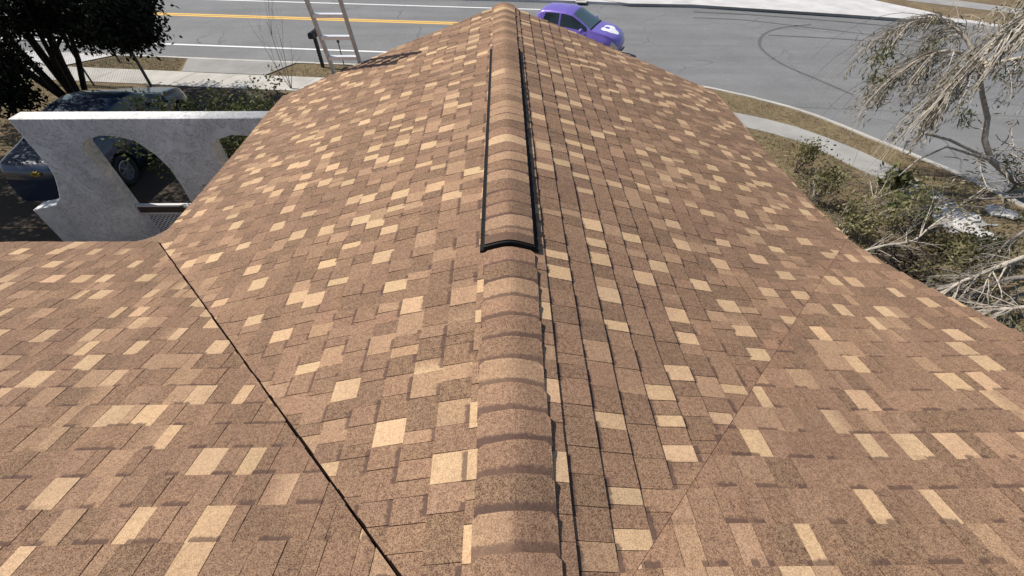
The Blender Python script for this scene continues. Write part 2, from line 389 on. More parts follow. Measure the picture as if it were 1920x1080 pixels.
def deckmesh():
    mb = MB(); N = 46
    def grid(fx, u0, u1, d1, clip):
        for i in range(int(d1/.15)):
            for j in range(int((u1-u0)/.2)):
                q = []
                for (a, b) in ((0, 0), (1, 0), (1, 1), (0, 1)):
                    d = d1*(i+b)/int(d1/.15); u = u0+(u1-u0)*(j+a)/int((u1-u0)/.2)
                    if clip: u = max(u, d*cs+clip[0])
                    x, y = fx(u, d); q.append((x, y, roof_z(x, y)-.004))
                mb.poly(q)
    grid(lambda u, d: (-d*cs, u), Y0, D-.01, (WL-.015)/cs, (Y0,)); grid(lambda u, d: (d*cs, u), Y0, D-.01, (WR-.015)/cs, (Y0,))
    grid(lambda u, d: (-u, Y0+d*cs), 0, -XL-.01, (WL-.015)/cs, (0,)); grid(lambda u, d: (u, Y0+d*cs), 0, XR-.01, (WR-.015)/cs, (0,))
    grid(lambda u, d: (u, Y0-d*cs), XL, XR, 3.5, None)
    return mb.mesh('roof')
roof = child(link('roof', deckmesh(), M['deck']), house)
def under(name, mat, mb): return child(mb.build(name, mat), house)
# walls, fascia boards and soffit
mb = MB(); wz = GZ-s*WL-.14
mb.box((-WL+.42, 2.95, .02), (WR-.42, D-.32, wz)); under('wall', M['wall'], mb)
mb = MB(); mb.box((XL+.4, -3.0, .02), (XR-.3, 2.90, wz)); under('wall', M['wall'], mb)
for sx, W_ in ((-1, WL), (1, WR)):
    mb = MB(); zt = GZ-s*W_-.006
    xs = sorted((sx*(W_-.012), sx*(W_-.034))); mb.box((xs[0], Y0+W_+.03, zt-.15), (xs[1], D-.03, zt-.008)); under('fascia', M['fascia'], mb)
    mb = MB()                        # rake board and gable triangle
    a, b = (sx*.001, GZ-.03), (sx*(W_-.02), GZ-s*(W_-.02)-.03)
    for dy0, dy1, dz, m_, nm in ((-.035, -.012, .15, 'fascia', 'rake_board'),):
        mb.add([(a[0], D+dy0, a[1]), (b[0], D+dy0, b[1]), (b[0], D+dy0, b[1]-dz), (a[0], D+dy0, a[1]-dz), (a[0], D+dy1, a[1]), (b[0], D+dy1, b[1]), (b[0], D+dy1, b[1]-dz), (a[0], D+dy1, a[1]-dz)],
               [(0,1,2,3),(7,6,5,4),(0,4,5,1),(1,5,6,2),(2,6,7,3),(3,7,4,0)])
        under(nm, M[m_], mb)
mb = MB(); mb.poly([(-WL+.42, D-.318, wz), (WR-.42, D-.318, wz), (0, D-.318, GZ-.16)][::-1]); under('gable', M['wall'], mb)
mb = MB(); mb.box((XL, Y0+WL-.034, GZ-s*WL-.155), (-WL-.05, Y0+WL-.012, GZ-s*WL-.014)); under('fascia', M['fascia'], mb)
mb = MB(); mb.add([(XR-.034, Y0, GZ-.03), (XR-.034, Y0+WR, GZ-s*WR-.03), (XR-.034, Y0+WR, GZ-s*WR-.18), (XR-.034, Y0, GZ-.18), (XR-.012, Y0, GZ-.03), (XR-.012, Y0+WR, GZ-s*WR-.03), (XR-.012, Y0+WR, GZ-s*WR-.18), (XR-.012, Y0, GZ-.18)],
              [(0,1,2,3),(7,6,5,4),(0,4,5,1),(1,5,6,2),(2,6,7,3),(3,7,4,0)]); under('rake_board', M['fascia'], mb)

# shingle tabs: every tab is a thin wedge of its own; courses overlap down the slope
PAL = [((.102, .051, .034), .20), ((.162, .084, .055), .29), ((.222, .122, .079), .18), ((.345, .210, .128), .11), ((.620, .425, .245), .22)]
def pick(prev_light):
    r = random.random()*(.78 if prev_light else 1); acc = 0
    for i, (c, w_) in enumerate(PAL):
        if i == 4 and prev_light: w_ = 0
        acc += w_
        if r < acc: break
    j = random.uniform(.90, 1.10); return tuple(min(1, x*j*random.uniform(.97, 1.03)) for x in PAL[i][0]), i
def clip(poly, a, b, c):              # keep a*u+b*d >= c
    out = []
    for i in range(len(poly)):
        p, q = poly[i], poly[(i+1) % len(poly)]; fp = a*p[0]+b*p[1]-c; fq = a*q[0]+b*q[1]-c
        if fp >= 0: out.append(p)
        if fp*fq < 0:
            t = fp/(fp-fq); out.append((p[0]+(q[0]-p[0])*t, p[1]+(q[1]-p[1])*t))
    return out
EXP = .143
CELLS = []
def slope(fx, u0, u1, dmax, d_first, flip, vclip=None, fine=False):
    """fx maps (along, down) to plan (x, y)"""
    prev = []
    d = d_first-EXP; row = 0
    while d < dmax-.02:
        dt, db = d, min(d+EXP, dmax); d += EXP; row += 1
        if dmax-db < .05: db = dmax; d = dmax
        if db < .03: continue
        tabs = []; u = u0-random.uniform(0, .3); tooth = random.random() < .5; light = False
        while u < u1:
            wd = random.choice((.06, .075, .085, .095, .11, .12))*random.uniform(.9, 1.1) if tooth else random.choice((.06, .08, .10, .12, .14))*random.uniform(.9, 1.1)
            if random.random() < .06: wd *= 1.6
            c, i = pick(light)
            if i == 4 and random.random() < .75 and any(t[4] == 4 and t[0] < u+wd and t[1] > u for t in prev): c, i = pick(True)
            light = i == 4
            if light: wd = min(wd, .112)
            tabs.append([u, u+wd, tooth, c, i]); u += wd; tooth = not tooth if random.random() < .88 else tooth
        for (a, b, th, c, ci) in tabs:
            a2, b2 = max(a, u0), min(b, u1)
            if b2-a2 < .012: continue
            jd = random.uniform(-.0008, .0008); g = .0012
            d0 = max(dt-.022, .0); d1 = db+jd+(0. if th else -.0)
            base = [(a2+g, d0), (b2-g, d0), (b2-g, d1), (a2+g, d1)]
            cuts = sorted({a2+g, b2-g}|{e for t in prev for e in (t[0], t[1]) if a2+g+.004 < e < b2-g-.004})
            if fine:
                extra = []
                for q0, q1 in zip(cuts[:-1], cuts[1:]):
                    n = int((q1-q0)/.05); extra += [q0+(q1-q0)*(k+1)/(n+1) for k in range(n)]
                cuts = sorted(cuts+extra)
            c2 = c
            if random.random() < .10: c2 = pick(True)[0]
            hh = random.uniform(.0005, .0026)+(.0158 if th else .0130); tl = random.uniform(-.0009, .0009)
            V = []; Fc = []; cc = []; vd = []; bn = []; vj = 0. if fine else random.uniform(-.003, .004)
            def P(u, dd, low=False):
                x, y = fx(u, dd); f_ = (dd-d0)/max(d1-d0, 1e-6)
                h = .0015+(hh-.0015)*f_+tl*((u-a2)/(b2-a2)-.5)
                if fine:                                         # tabs are pressed flat where the courses weave through the valley
                    e = min(1, abs(x-(y-Y0))/1.414/.16); e = e*e*(3-2*e); lo_ = .0055 if vclip < -.01 else .003
                    h = lo_+(h-lo_)*e
                return (x, y, roof_z(x, y)+(h if not low else -.001))
            for q0, q1 in zip(cuts[:-1], cuts[1:]):
                pl = [(q0, d0), (q1, d0), (q1, d1), (q0, d1)]
                if vclip is not None: pl = clip(pl, 1, -cs, vclip+vj)
                if len(pl) < 3: continue
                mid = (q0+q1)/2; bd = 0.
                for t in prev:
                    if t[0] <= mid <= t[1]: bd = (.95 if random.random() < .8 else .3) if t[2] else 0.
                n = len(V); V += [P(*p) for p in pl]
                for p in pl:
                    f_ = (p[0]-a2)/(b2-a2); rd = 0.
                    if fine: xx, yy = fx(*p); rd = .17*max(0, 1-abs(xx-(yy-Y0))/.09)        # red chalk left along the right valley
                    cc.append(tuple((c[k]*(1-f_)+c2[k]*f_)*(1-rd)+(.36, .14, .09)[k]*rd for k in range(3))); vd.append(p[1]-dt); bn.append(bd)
                ix = list(range(n, n+len(pl))); Fc.append(tuple(ix if not flip else ix[::-1]))
            if not V: continue
            out = base if vclip is None else clip(base, 1, -cs, vclip+vj)
            if len(out) >= 3:                                    # edges of the tab
                m = []
                for i in range(len(out)):
                    p, q = out[i], out[(i+1) % len(out)]; k = max(1, int(abs(q[0]-p[0])/.05)) if fine else 1
                    m += [(p[0]+(q[0]-p[0])*j/k, p[1]+(q[1]-p[1])*j/k) for j in range(k)]
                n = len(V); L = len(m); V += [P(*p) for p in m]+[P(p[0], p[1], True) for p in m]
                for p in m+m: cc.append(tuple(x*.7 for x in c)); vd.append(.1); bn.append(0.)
                for i in range(L):
                    j = (i+1) % L; q = (n+i, n+L+i, n+L+j, n+j); Fc.append(q if not flip else q[::-1])
            CELLS.append((V, Fc, cc, vd, bn))
        prev = tabs
slope(lambda u, d: (-d*cs, u), Y0, D, WL/cs, .178, False, Y0+.011)
slope(lambda u, d: (d*cs, u), Y0, D, WR/cs, .205, True, Y0-.006, fine=True)
slope(lambda u, d: (-u, Y0+d*cs), 0, -XL, WL/cs, .10, False, .004)
slope(lambda u, d: (u, Y0+d*cs), 0, XR, (WR-.03)/cs, .12, True, -.002, fine=True)
slope(lambda u, d: (u, Y0-d*cs), XL, XR, 3.5, .11, False)
def tabs_mesh(name, cells):
    V = []; Fc = []; cc = []; vd = []; bn = []
    for v, f, c, d, b in cells:
        n = len(V); V += v; Fc += [tuple(i+n for i in q) for q in f]; cc += c; vd += d; bn += b
    me = bpy.data.meshes.new(name); me.from_pydata(V, [], Fc)
    at = me.color_attributes.new('col', 'FLOAT_COLOR', 'POINT'); at.data.foreach_set('color', np.array([(*c, 1) for c in cc], 'f').ravel())
    for nm, arr in (('vd', vd), ('band', bn)):
        at = me.attributes.new(nm, 'FLOAT', 'POINT'); at.data.foreach_set('value', np.array(arr, 'f'))
    me.update(); return me
def score(cell):
    v = cell[0]; ps = [proj(p) for p in v[:max(3, len(cell[1][0]))]]
    ctr = np.mean([(p[0], p[1], p[2]) for p in [proj(p) for p in v]], axis=0)
    if ctr[2] < .3 or not (-20 < ctr[0] < 1940 and 0 < ctr[1] < 1100): return 0
    xs = [proj(p) for p in v]; w_ = max(p[0] for p in xs)-min(p[0] for p in xs); h_ = max(p[1] for p in xs)-min(p[1] for p in xs)
    return w_*h_
order = sorted(CELLS, key=score, reverse=True)
for c in order[:300]: link('shingle', tabs_mesh('shingle', [c]), M['shingle'], roof)
link('shingle_field', tabs_mesh('shingle_field', order[300:]), M['shingle'], roof, kind='stuff')
# rounded infill where the two eaves meet on the left
V = []; r_ = .30; n_ = 8
pts = [(-WL+.02, Y0+WL-.02), (-WL+.02, Y0+WL+r_)]+[(-WL-r_+r_*math.cos(a), Y0+WL+r_-r_*math.sin(a)) for a in [math.pi/2*k/n_ for k in range(n_+1)]]+[(-WL-r_, Y0+WL-.02)]
ez = GZ-s*WL
top = [(x, y, ez+wob(x, y)+.006) for x, y in pts]; L = len(top)
link('shingle', tabs_mesh('shingle', [(top+[(x, y, ez-.02) for x, y in pts], [tuple(range(L))[::-1]]+[(i, (i+1) % L, L+(i+1) % L, L+i) for i in range(L)], [(.20, .127, .09)]*(2*L), [.1]*(2*L), [0.]*(2*L))]), M['shingle'], roof)

# ridge caps and the ridge vent
def cap_prof(x, hw, lift):            # rounded fold over the ridge
    rr = .042; return GZ-s*(math.sqrt(x*x+rr*rr)-rr*.6)+lift
def cap(y_far, y_near, hw, lift, c, c2, ox=0., tw=0., bl=1.1):
    """a folded cap: its butt end faces the street, the next one covers its near end"""
    nx = 14; xs = [hw*(-1+2*i/nx) for i in range(nx+1)]; V = []; Fc = []; cc = []; vd = []; bn = []
    ys = [(y_far, .014), (y_far-.008, .0145), ((y_far+y_near)/2, .008), (y_near-.03, .001)]
    for k, (y, h) in enumerate(ys):
        for i, x in enumerate(xs):
            yy = y
            if k < 2 and abs(x) > hw*.86: yy -= .018*((abs(x)-hw*.86)/(hw*.14))**2
            V.append((x+ox, yy+tw*x/hw, cap_prof(x, hw, lift)+h*(1+.25*math.sin(9*y_far+x*14))+wob(0, yy)*.6))
            f_ = min(1, max(0, (x/hw+.15)*6)); cc.append(tuple(c[j]*(1-f_)+c2[j]*f_ for j in range(3)))
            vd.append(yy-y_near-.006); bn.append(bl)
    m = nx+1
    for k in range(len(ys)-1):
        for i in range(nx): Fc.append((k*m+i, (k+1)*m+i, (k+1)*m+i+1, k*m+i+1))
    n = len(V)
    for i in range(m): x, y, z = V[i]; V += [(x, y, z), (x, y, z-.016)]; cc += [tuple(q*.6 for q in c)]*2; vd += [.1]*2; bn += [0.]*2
    for i in range(nx): Fc.append((n+2*i, n+2*i+2, n+2*i+3, n+2*i+1))
    for sd in (0, nx):
        n = len(V)
        for k in range(len(ys)): x, y, z = V[k*m+sd]; V += [(x, y, z), (x, y, z-.016)]; cc += [tuple(q*.6 for q in c)]*2; vd += [.1]*2; bn += [0.]*2
        for k in range(len(ys)-1):
            q = (n+2*k, n+2*k+1, n+2*k+3, n+2*k+2); Fc.append(q if sd == 0 else q[::-1])
    return (V, Fc, cc, vd, bn)
VY0, VY1, VL = 1.80, 5.03, .037
y = D+.01; light = False
while y > -1.2:
    on = VY0 < y-.06 < VY1
    was = light; c, i = pick(light); light = i == 4
    if light and random.random() < .35: c, i = PAL[3][0], 3
    c2 = c if random.random() < .6 else pick(True)[0]
    if i == 4 and random.random() < .5: c2 = PAL[3][0]
    if i < 3 and not was and random.random() < .12: c, c2 = PAL[3][0], PAL[3][0]; light = True
    ex = .119
    yn = y-ex
    if y > VY0 and yn < VY0+.05: yn = VY0-.003 if on else yn
    link('ridge_cap', tabs_mesh('ridge_cap', [cap(y, yn if y > VY1+.1 or y < VY0 else max(yn, VY0+.03), .137+random.uniform(-.003, .003) if not on else .133, .012 if not on else VL+.010, c, c2, random.uniform(-.004, .004) if not on else 0, random.uniform(-.006, .006), random.uniform(.75, 1.1))]), M['shingle'], roof)
    y -= ex
vent = MB(); nx = 14
def vent_ring(y, hw, lo, hi):
    xs = [hw*(-1+2*i/nx) for i in range(nx+1)]
    return [(x, y, cap_prof(x, hw, hi)) for x in xs], [(x, y, cap_prof(x, hw, lo)) for x in xs]
def vent_bar(mb, hw, lo, hi, ya, yb, seg=10):
    Vs = []; Fs = []; m = nx+1
    for k in range(seg+1):
        y = ya+(yb-ya)*k/seg; t, b = vent_ring(y, hw, lo, hi); dz = wob(0, y)*.6
        Vs += [(p[0], p[1], p[2]+dz) for p in t]+[(p[0], p[1], p[2]+dz) for p in b]
    for k in range(seg):
        o0, o1 = k*2*m, (k+1)*2*m
        for i in range(nx):
            Fs += [(o0+i, o0+i+1, o1+i+1, o1+i), (o0+m+i, o1+m+i, o1+m+i+1, o0+m+i+1)]
        Fs += [(o0, o1, o1+m, o0+m), (o0+nx, o0+m+nx, o1+m+nx, o1+nx)]
    for k in (0, seg):
        o = k*2*m
        for i in range(nx): Fs.append((o+i, o+m+i, o+m+i+1, o+i+1))
    mb.add(Vs, Fs)
vent_bar(vent, .140, -.004, VL+.004, VY0-.012, VY1+.01)
vo = vent.build('ridge_vent', M['black_plastic'], roof, label='black plastic ridge vent under the caps')
for sx in (-1, 1):                    # baffle lips along both sides
    mb = MB(); xa, xb = sorted((sx*.139, sx*.160)); n = 24
    for k in range(n):
        ya = VY0-.012+(VY1-VY0+.02)*k/n; yb = VY0-.012+(VY1-VY0+.02)*(k+1)/n
        za = GZ-s*.15+.004+wob(sx*.15, ya); mb.box((xa, ya, za-.03), (xb, yb, za+(.030 if sx > 0 else .026)))
    mb.build('vent_baffle', M['black_plastic'], roof)

# ------------------------------------------------------------------ garden wall with arches
WY = 6.5; WT = .24
def curve_solid(name, outer, holes, y0, thick, mat, parent=None, **k):
    cu = bpy.data.curves.new(name, 'CURVE'); cu.dimensions = '2D'; cu.fill_mode = 'BOTH'; cu.extrude = thick/2; cu.bevel_depth = .008; cu.bevel_resolution = 1
    for ring in [outer]+holes:
        sp = cu.splines.new('POLY'); sp.points.add(len(ring)-1); sp.use_cyclic_u = True
        for p, q in zip(sp.points, ring): p.co = (q[0], q[1], 0, 1)
    ob = bpy.data.objects.new(name, cu); COL.objects.link(ob); dg = bpy.context.evaluated_depsgraph_get(); dg.update()
    me = bpy.data.meshes.new_from_object(ob.evaluated_get(dg)); bpy.data.objects.remove(ob); bpy.data.curves.remove(cu)
    for v in me.vertices: x, z, t = v.co; v.co = (x, y0+t, z)
    me.name = name; me.materials.clear(); me.update()
    return link(name, me, mat, parent, **k)
def wpx(pts): return [(lambda p: (p.x, p.z))(aty(x, y, WY-WT/2)) for x, y in pts]
zt = aty(17, 224, WY-WT/2).z; xl = aty(17, 224, WY-WT/2).x
st = wpx([(92, 311), (103, 330), (109, 349), (113, 370), (106, 385), (64, 394)])
outer = [(xl, zt)]+st+[(st[-1][0]+.01, .02), (-2.93, .02), (-2.93, zt)]
arch = wpx([(153, 276), (157, 266), (166, 260), (187, 253), (221, 255), (255, 264), (293, 290), (319, 315), (343, 350), (357, 374)])
axr = arch[-1][0]; axl = arch[0][0]
aw = sum(wpx([(250, 380)])[0][:1]); axl2 = wpx([(300, 445)])[0][0]
arch_r = [(p[0], p[1]) for p in arch]
hole1 = arch_r+[(axr+.04, .55), (axr+.04, .02+.1), (axl+.02, .12)]
sh2 = wpx([(392, 268)])[0][0]-arch[0][0]
hole2 = [(min(p[0]+sh2, -3.05), p[1]) for p in arch_r]+[(min(axr+sh2, -3.05)+.0, .12), (axl+sh2, .12)]
# drop duplicates on the clamped side
h2 = []
for p in hole2:
    if not h2 or (abs(p[0]-h2[-1][0])+abs(p[1]-h2[-1][1])) > .01: h2.append(p)
gw = curve_solid('garden_wall', outer, [hole1, h2], WY, WT, M['stucco'], label='weathered white stucco garden wall with arched openings left of the roof', cat='wall')
# low lattice gate set in the first arch
gate = empty('lattice_gate', ((axl+axr)/2, WY+.02, .08), label='low white lattice gate in the arch of the stucco wall', cat='gate')
gx0, gx1 = axl+.05-(axl+axr)/2, axr+.0-(axl+axr)/2; gh = aty(330, 384, WY).z-.08
mb = MB(); mb.box((gx0, -.03, gh-.035), (gx1, .03, gh)); mb.build('top_rail', M['lattice'], gate)
mb = MB(); mb.box((gx0, -.02, gh-.16), (gx1, .02, gh-.038)); mb.build('inset_rail', M['brown_rail'], gate)
mb = MB(); mb.box((gx0, -.025, gh-.20), (gx1, .025, gh-.163)); mb.build('middle_rail', M['lattice'], gate)
mb = MB(); mb.box((gx0, -.025, .01), (gx1, .025, .09)); mb.build('bottom_rail', M['lattice'], gate)
mb = MB(); mb.box((gx1-.28, -.05, gh-.05), (gx1-.13, -.028, gh+.03)); mb.box((gx1-.24, -.075, gh-.02), (gx1-.17, -.05, gh+.01)); mb.build('latch', M['lattice'], gate)
def lattice_slat(dirn, off):
    mb = MB(); z0, z1 = .09, gh-.20; h = z1-z0; w_ = .011
    xa = gx0+off; xb = xa+dirn*h; pts = [(xa-w_, z0), (xa+w_, z0), (xb+w_, z1), (xb-w_, z1)]
    for a, b, c in ((1, 0, gx0), (-1, 0, -gx1)): pts = clip(pts, a, b, c) if len(pts) > 2 else pts
    if len(pts) < 3: return
    y_ = .006*dirn; V = [(x, y_-.004, z) for x, z in pts]+[(x, y_+.004, z) for x, z in pts]; n = len(pts)
    mb.add(V, [tuple(range(n)), tuple(range(2*n-1, n-1, -1))]+[(i, i+n, (i+1) % n+n, (i+1) % n) for i in range(n)]); mb.build('slat', M['lattice'], gate)
k = -1.0
while k < gx1-gx0+1.0:
    lattice_slat(1, k); lattice_slat(-1, k); k += .075

# ------------------------------------------------------------------ ladder
lad = empty('ladder', (-2.33, 7.66, .08), label='aluminium extension ladder leaning on the far left edge of the roof', cat='ladder')
lean = .27; top = 4.75
def lp(z): return -lean*(z)          # y offset against height
for sx, nm in ((-1, 'rail'), (1, 'rail')):
    mb = MB(); x = sx*.215; V = []
    for z in (0, top):
        y_ = lp(z); V += [(x-.016, y_-.04, z), (x+.016, y_-.04, z), (x+.016, y_+.04, z), (x-.016, y_+.04, z)]
    mb.add(V, [(0, 1, 5, 4), (1, 2, 6, 5), (2, 3, 7, 6), (3, 0, 4, 7), (0, 3, 2, 1), (4, 5, 6, 7)])
    mb.build('rail', M['fibreglass'], lad)
    mb = MB(); mb.box((x-.03, -.06, -.02), (x+.03, .06, .03)); mb.build('foot', M['black_plastic'], lad)
z = .25; rp = aty(617, 105, 6.88).z-.08
while z < 4.6:
    zz = z+((rp-.25) % .285); y_ = lp(zz)
    mb = MB(); mb.box((-.20, -.038+y_, zz-.022), (.20, .038+y_, zz+.022)); mb.build('rung', M['alu'], lad); z += .285

# ------------------------------------------------------------------ mailbox, stake, posts, chain-link fence
mp = atz(606, 126, .08)
mail = empty('mailbox', (mp.x, mp.y, .08), rz=R(-6), label='black mailbox on a black post at the kerb behind the ladder', cat='mailbox')
mb = MB(); mb.box((-.045, -.045, -.1), (.045, .045, .92)); mb.build('post', M['black_metal'], mail)
mb = MB(); n = 10; prof = [(-.085, 0), (.085, 0), (.085, .10)]+[(.085*math.cos(a), .10+.085*math.sin(a)) for a in [math.pi*k/n for k in range(1, n)]]+[(-.085, .10)]
V = [(x, -.25, .92+z) for x, z in prof]+[(x, .25, .92+z) for x, z in prof]; L = len(prof)
mb.add(V, [tuple(range(L)), tuple(range(2*L-1, L-1, -1))]+[(i, i+L, (i+1) % L+L, (i+1) % L) for i in range(L)]); mb.build('box', M['black_metal'], mail)
mb = MB(); mb.box((.087, -.02, 1.0), (.093, .0, 1.18)); mb.box((.087, -.02, 1.13), (.093, .07, 1.18)); mb.build('flag', M['lamp_red'], mail)
sp_ = atz(645, 122, .08)
stake = empty('marker_stake', (sp_.x, sp_.y, .08), label='thin black pointed stake seen between the ladder rails', cat='stake')
mb = MB(); mb.tube([(0, 0, -.1), (0, 0, .70)], .016, 6); mb.build('shaft', M['black_metal'], stake)
mb = MB(); mb.tube([(0, 0, .68), (0, 0, .72), (0, 0, .84)], [.02, .05, .004], 6); mb.build('point', M['black_metal'], stake)
vp = atz(225, 117, .08)
mb = MB(); mb.tube([(0, 0, -.1), (0, 0, .62), (0, 0, .66)], [.03, .03, .012], 8); mb.build('verge_post', M['galv'], label='short grey stake standing in the grass verge beside the road', cat='post').location = (vp.x, vp.y, .08)
fp = atz(285, 164, .08)
fence = empty('chain_link_fence', (fp.x, fp.y, .08), rz=math.atan(KS), label='chain-link fence section with grey pipe posts beside the pavement', cat='fence')
FH = 1.2; xs = [0, -1.9, -3.8]
for i, x in enumerate(xs):
    mb = MB(); rr = .042 if i == 0 else .026; mb.tube([(x, 0, -.1), (x, 0, FH+.03), (x, 0, FH+.06)], [rr, rr, rr*.5], 8); mb.build('post', M['galv'], fence)
mb = MB(); mb.tube([(-3.8, 0, FH), (0, 0, FH)], .02, 6); mb.build('top_rail', M['galv'], fence)
mb = MB()
k = -1.2
while k < 3.85:
    for dd in (1, -1):
        a = [(-k, .05), (-(k+dd*1.1), 1.15)] if dd == 1 else [(-(k+1.1), .05), (-k, 1.15)]
        (xa, za), (xb, zb) = a
        def at_x(x): t = (x-xa)/(xb-xa); return za+(zb-za)*t
        if xa > 0 and xb > 0 or xa < -3.8 and xb < -3.8: continue
        if xa > 0: za, xa = at_x(0), 0
        if xb > 0: zb, xb = at_x(0), 0
        if xa < -3.8: za, xa = at_x(-3.8), -3.8
        if xb < -3.8: zb, xb = at_x(-3.8), -3.8
        mb.tube([(xa, .004*dd, za), (xb, .004*dd, zb)], .0022, 3, caps=False)
    k += .075
mb.build('wire_mesh', M['galv'], fence, kind='stuff')
fp2 = atz(33, 209, .08)
mb = MB(); mb.tube([(0, 0, -.1), (0, 0, 1.0), (0, 0, 1.04)], [.026, .026, .012], 8); mb.build('fence_post', M['galv'], label='lone dark pipe post under the dark tree at the left edge', cat='post').location = (fp2.x-.1, fp2.y, .08)

# ------------------------------------------------------------------ cars
def smooth1(a, n=3):
    for _ in range(n): a = np.concatenate([a[:1], (a[:-2]+2*a[1:-1]+a[2:])/4, a[-1:]])
    return a
def make_car(name, loc, rz, spec, paint, label):
    L, W, H = spec['L'], spec['W']/2, spec['H']; NTs, NQ = 110, 44
    root = empty(name, loc, rz, label=label, cat='car')
    t = np.linspace(0, 1, NTs)
    cv = lambda pts, n=4: smooth1(np.interp(t, [p[0] for p in pts], [p[1] for p in pts]), n)
    zb = cv(spec['belt'])*H; zt = cv(spec['top'])*H; w_ = cv(spec['plan'], 6)*W
    hgt = np.maximum(zt-zb, .03)
    cab = np.clip((hgt-.10)/.22, 0, 1)
    wr = (.86*(1-cab)+.74*cab)*w_
    q = np.linspace(0, 1, NQ); zs = .19
    G = np.zeros((NTs, NQ, 3)); X = (t-.5)*L
    for j, qq in enumerate(q):
        if qq < .5:
            f = qq/.5; y = w_*(.90+.10*np.sin(math.pi*min(1, .15+f*.8)))*(1-.02*f); z = zs+(zb-zs)*f
            if f > .9: y = y-(f-.9)*.12*W
        elif qq < .8:
            f = (qq-.5)/.3; y0 = w_*(.90+.10*math.sin(math.pi*.95))*.98-.012*W; y = y0+(wr-y0)*(f**1.15); z = zb+hgt*.88*f
        else:
            f = 1-(qq-.8)/.2; y = wr*f; z = zt-(hgt*.12)*(f**2.2)
        G[:, j, 0] = X; G[:, j, 1] = y; G[:, j, 2] = z
    for _ in range(2): G[:, 1:-1] = (G[:, :-2]+2*G[:, 1:-1]+G[:, 2:])/4
    # bow the nose and tail in plan
    for k in range(NTs):
        if t[k] > .82: G[k, :, 0] -= spec.get('nose', .14)*((t[k]-.82)/.18)**2*(np.abs(G[k, :, 1])/W)**2
        if t[k] < .15: G[k, :, 0] += .07*((.15-t[k])/.15)**2*(np.abs(G[k, :, 1])/W)**2
    parts = {}
    def put(nm, f): parts.setdefault(nm, []).append(f)
    wx = spec['wheels']; wrad = spec['wr']; ra = wrad+.055
    for sd in (1, -1):
        for i in range(NTs-1):
            for j in range(NQ-1):
                tc = (t[i]+t[i+1])/2; qc = (q[j]+q[j+1])/2; pc = (G[i, j]+G[i+1, j+1])/2; hc = hgt[i]
                vs = [G[i, j], G[i+1, j], G[i+1, j+1], G[i, j+1]]
                vs = [(v[0], v[1]*sd, v[2]) for v in vs]
                if sd < 0: vs = vs[::-1]
                nm = 'body'
                if any((pc[0]-x)**2+(pc[2]-wrad)**2 < ra*ra for x in wx) and qc < .46: continue
                a, b = spec['ws']; c, d = spec['rw']
                if qc > .815 and a < tc < b: nm = 'windshield'
                elif qc > .82 and c < tc < d: nm = 'rear_window'
                elif .535 < qc < .765 and hc > .17 and spec['sw'][0]+(qc-.53)*spec['swr'] < tc < spec['sw'][1]-(qc-.53)*.12:
                    if all(abs(tc-p) > .010 for p in spec['pillars']): nm = 'side_window_%d_%d' % (sd, sum(tc > p for p in spec['pillars']))
                elif tc > .93 and .33 < qc < .48 and pc[1] > .45*W: nm = 'headlight_%d' % sd
                elif tc < spec.get('tl', .035) and .26 < qc < .47 and pc[1] > .45*W: nm = 'taillight_%d' % sd
                elif b < tc < b+.022 and qc > .8: nm = 'cowl'
                elif qc < .055: nm = 'sill_%d' % sd
                put(nm, vs)
    for sd in (1, -1):                                       # door seams
        for tp_ in spec['seams']:
            k = int(tp_*(NTs-1)); rows = [j for j in range(NQ) if .07 < q[j] < .53 and not any((G[k, j, 0]-x)**2+(G[k, j, 2]-wrad)**2 < ra*ra for x in wx)]
            mb = MB(); mb.tube([(G[k, j, 0], sd*(G[k, j, 1]+.0005), G[k, j, 2]) for j in rows], .005, 4); mb.build('door_seam', M['black_plastic'], root)
    for k in (0, NTs-1):                                     # close nose and tail
        P = [tuple(G[k, j]) for j in range(NQ)]+[(p[0], -p[1], p[2]) for p in G[k, ::-1]][1:]
        n = len(P); ctr = np.mean(P, axis=0)+np.array([(.03 if k else -.03), 0, 0])
        for i in range(n):
            tri = [P[i], P[(i+1) % n], tuple(ctr)]
            zc = (P[i][2]+P[(i+1) % n][2])/2
            put('body', tri if k == 0 else tri[::-1])
    matof = lambda nm: (M['glass_tint'] if nm == 'windshield' else M['glass'] if 'window' in nm else M['lamp_clear'] if nm.startswith('head') else M['lamp_red'] if nm.startswith('tail') else M['black_plastic'] if nm == 'cowl' or nm.startswith('sill') else paint)
    for nm, fs in parts.items():
        mb = MB()
        for f in fs: mb.poly(f)
        me = mb.mesh(nm); bm = bmesh.new(); bm.from_mesh(me); bmesh.ops.remove_doubles(bm, verts=bm.verts, dist=.0006)
        bmesh.ops.recalc_face_normals(bm, faces=bm.faces) if nm == 'body' else None
        bm.to_mesh(me); bm.free(); me.polygons.foreach_set('use_smooth', [True]*len(me.polygons))
        base = 'side_window' if nm.startswith('side_w') else nm.split('_')[0] if nm[:4] in ('head', 'tail', 'sill') else nm
        link(base, me, matof(nm), root)
    mb = MB(); mb.box((-L/2+.12, -W*.86, .16), (L/2-.16, W*.86, .30))
    for x in wx:
        for sd in (1, -1):
            n = 14; pts = [(x+(ra+.004)*math.cos(a), wrad+(ra+.004)*math.sin(a)) for a in [math.pi*(-.12+1.24*k/n) for k in range(n+1)]]
            for (xa, za), (xb, zb_) in zip(pts[:-1], pts[1:]):
                mb.poly([(xa, sd*W*.60, za), (xb, sd*W*.60, zb_), (xb, sd*W*.965, zb_), (xa, sd*W*.965, za)])
            mb.poly([(p[0], sd*W*.60, p[1]) for p in pts])
    mb.build('underbody', M['black_plastic'], root)
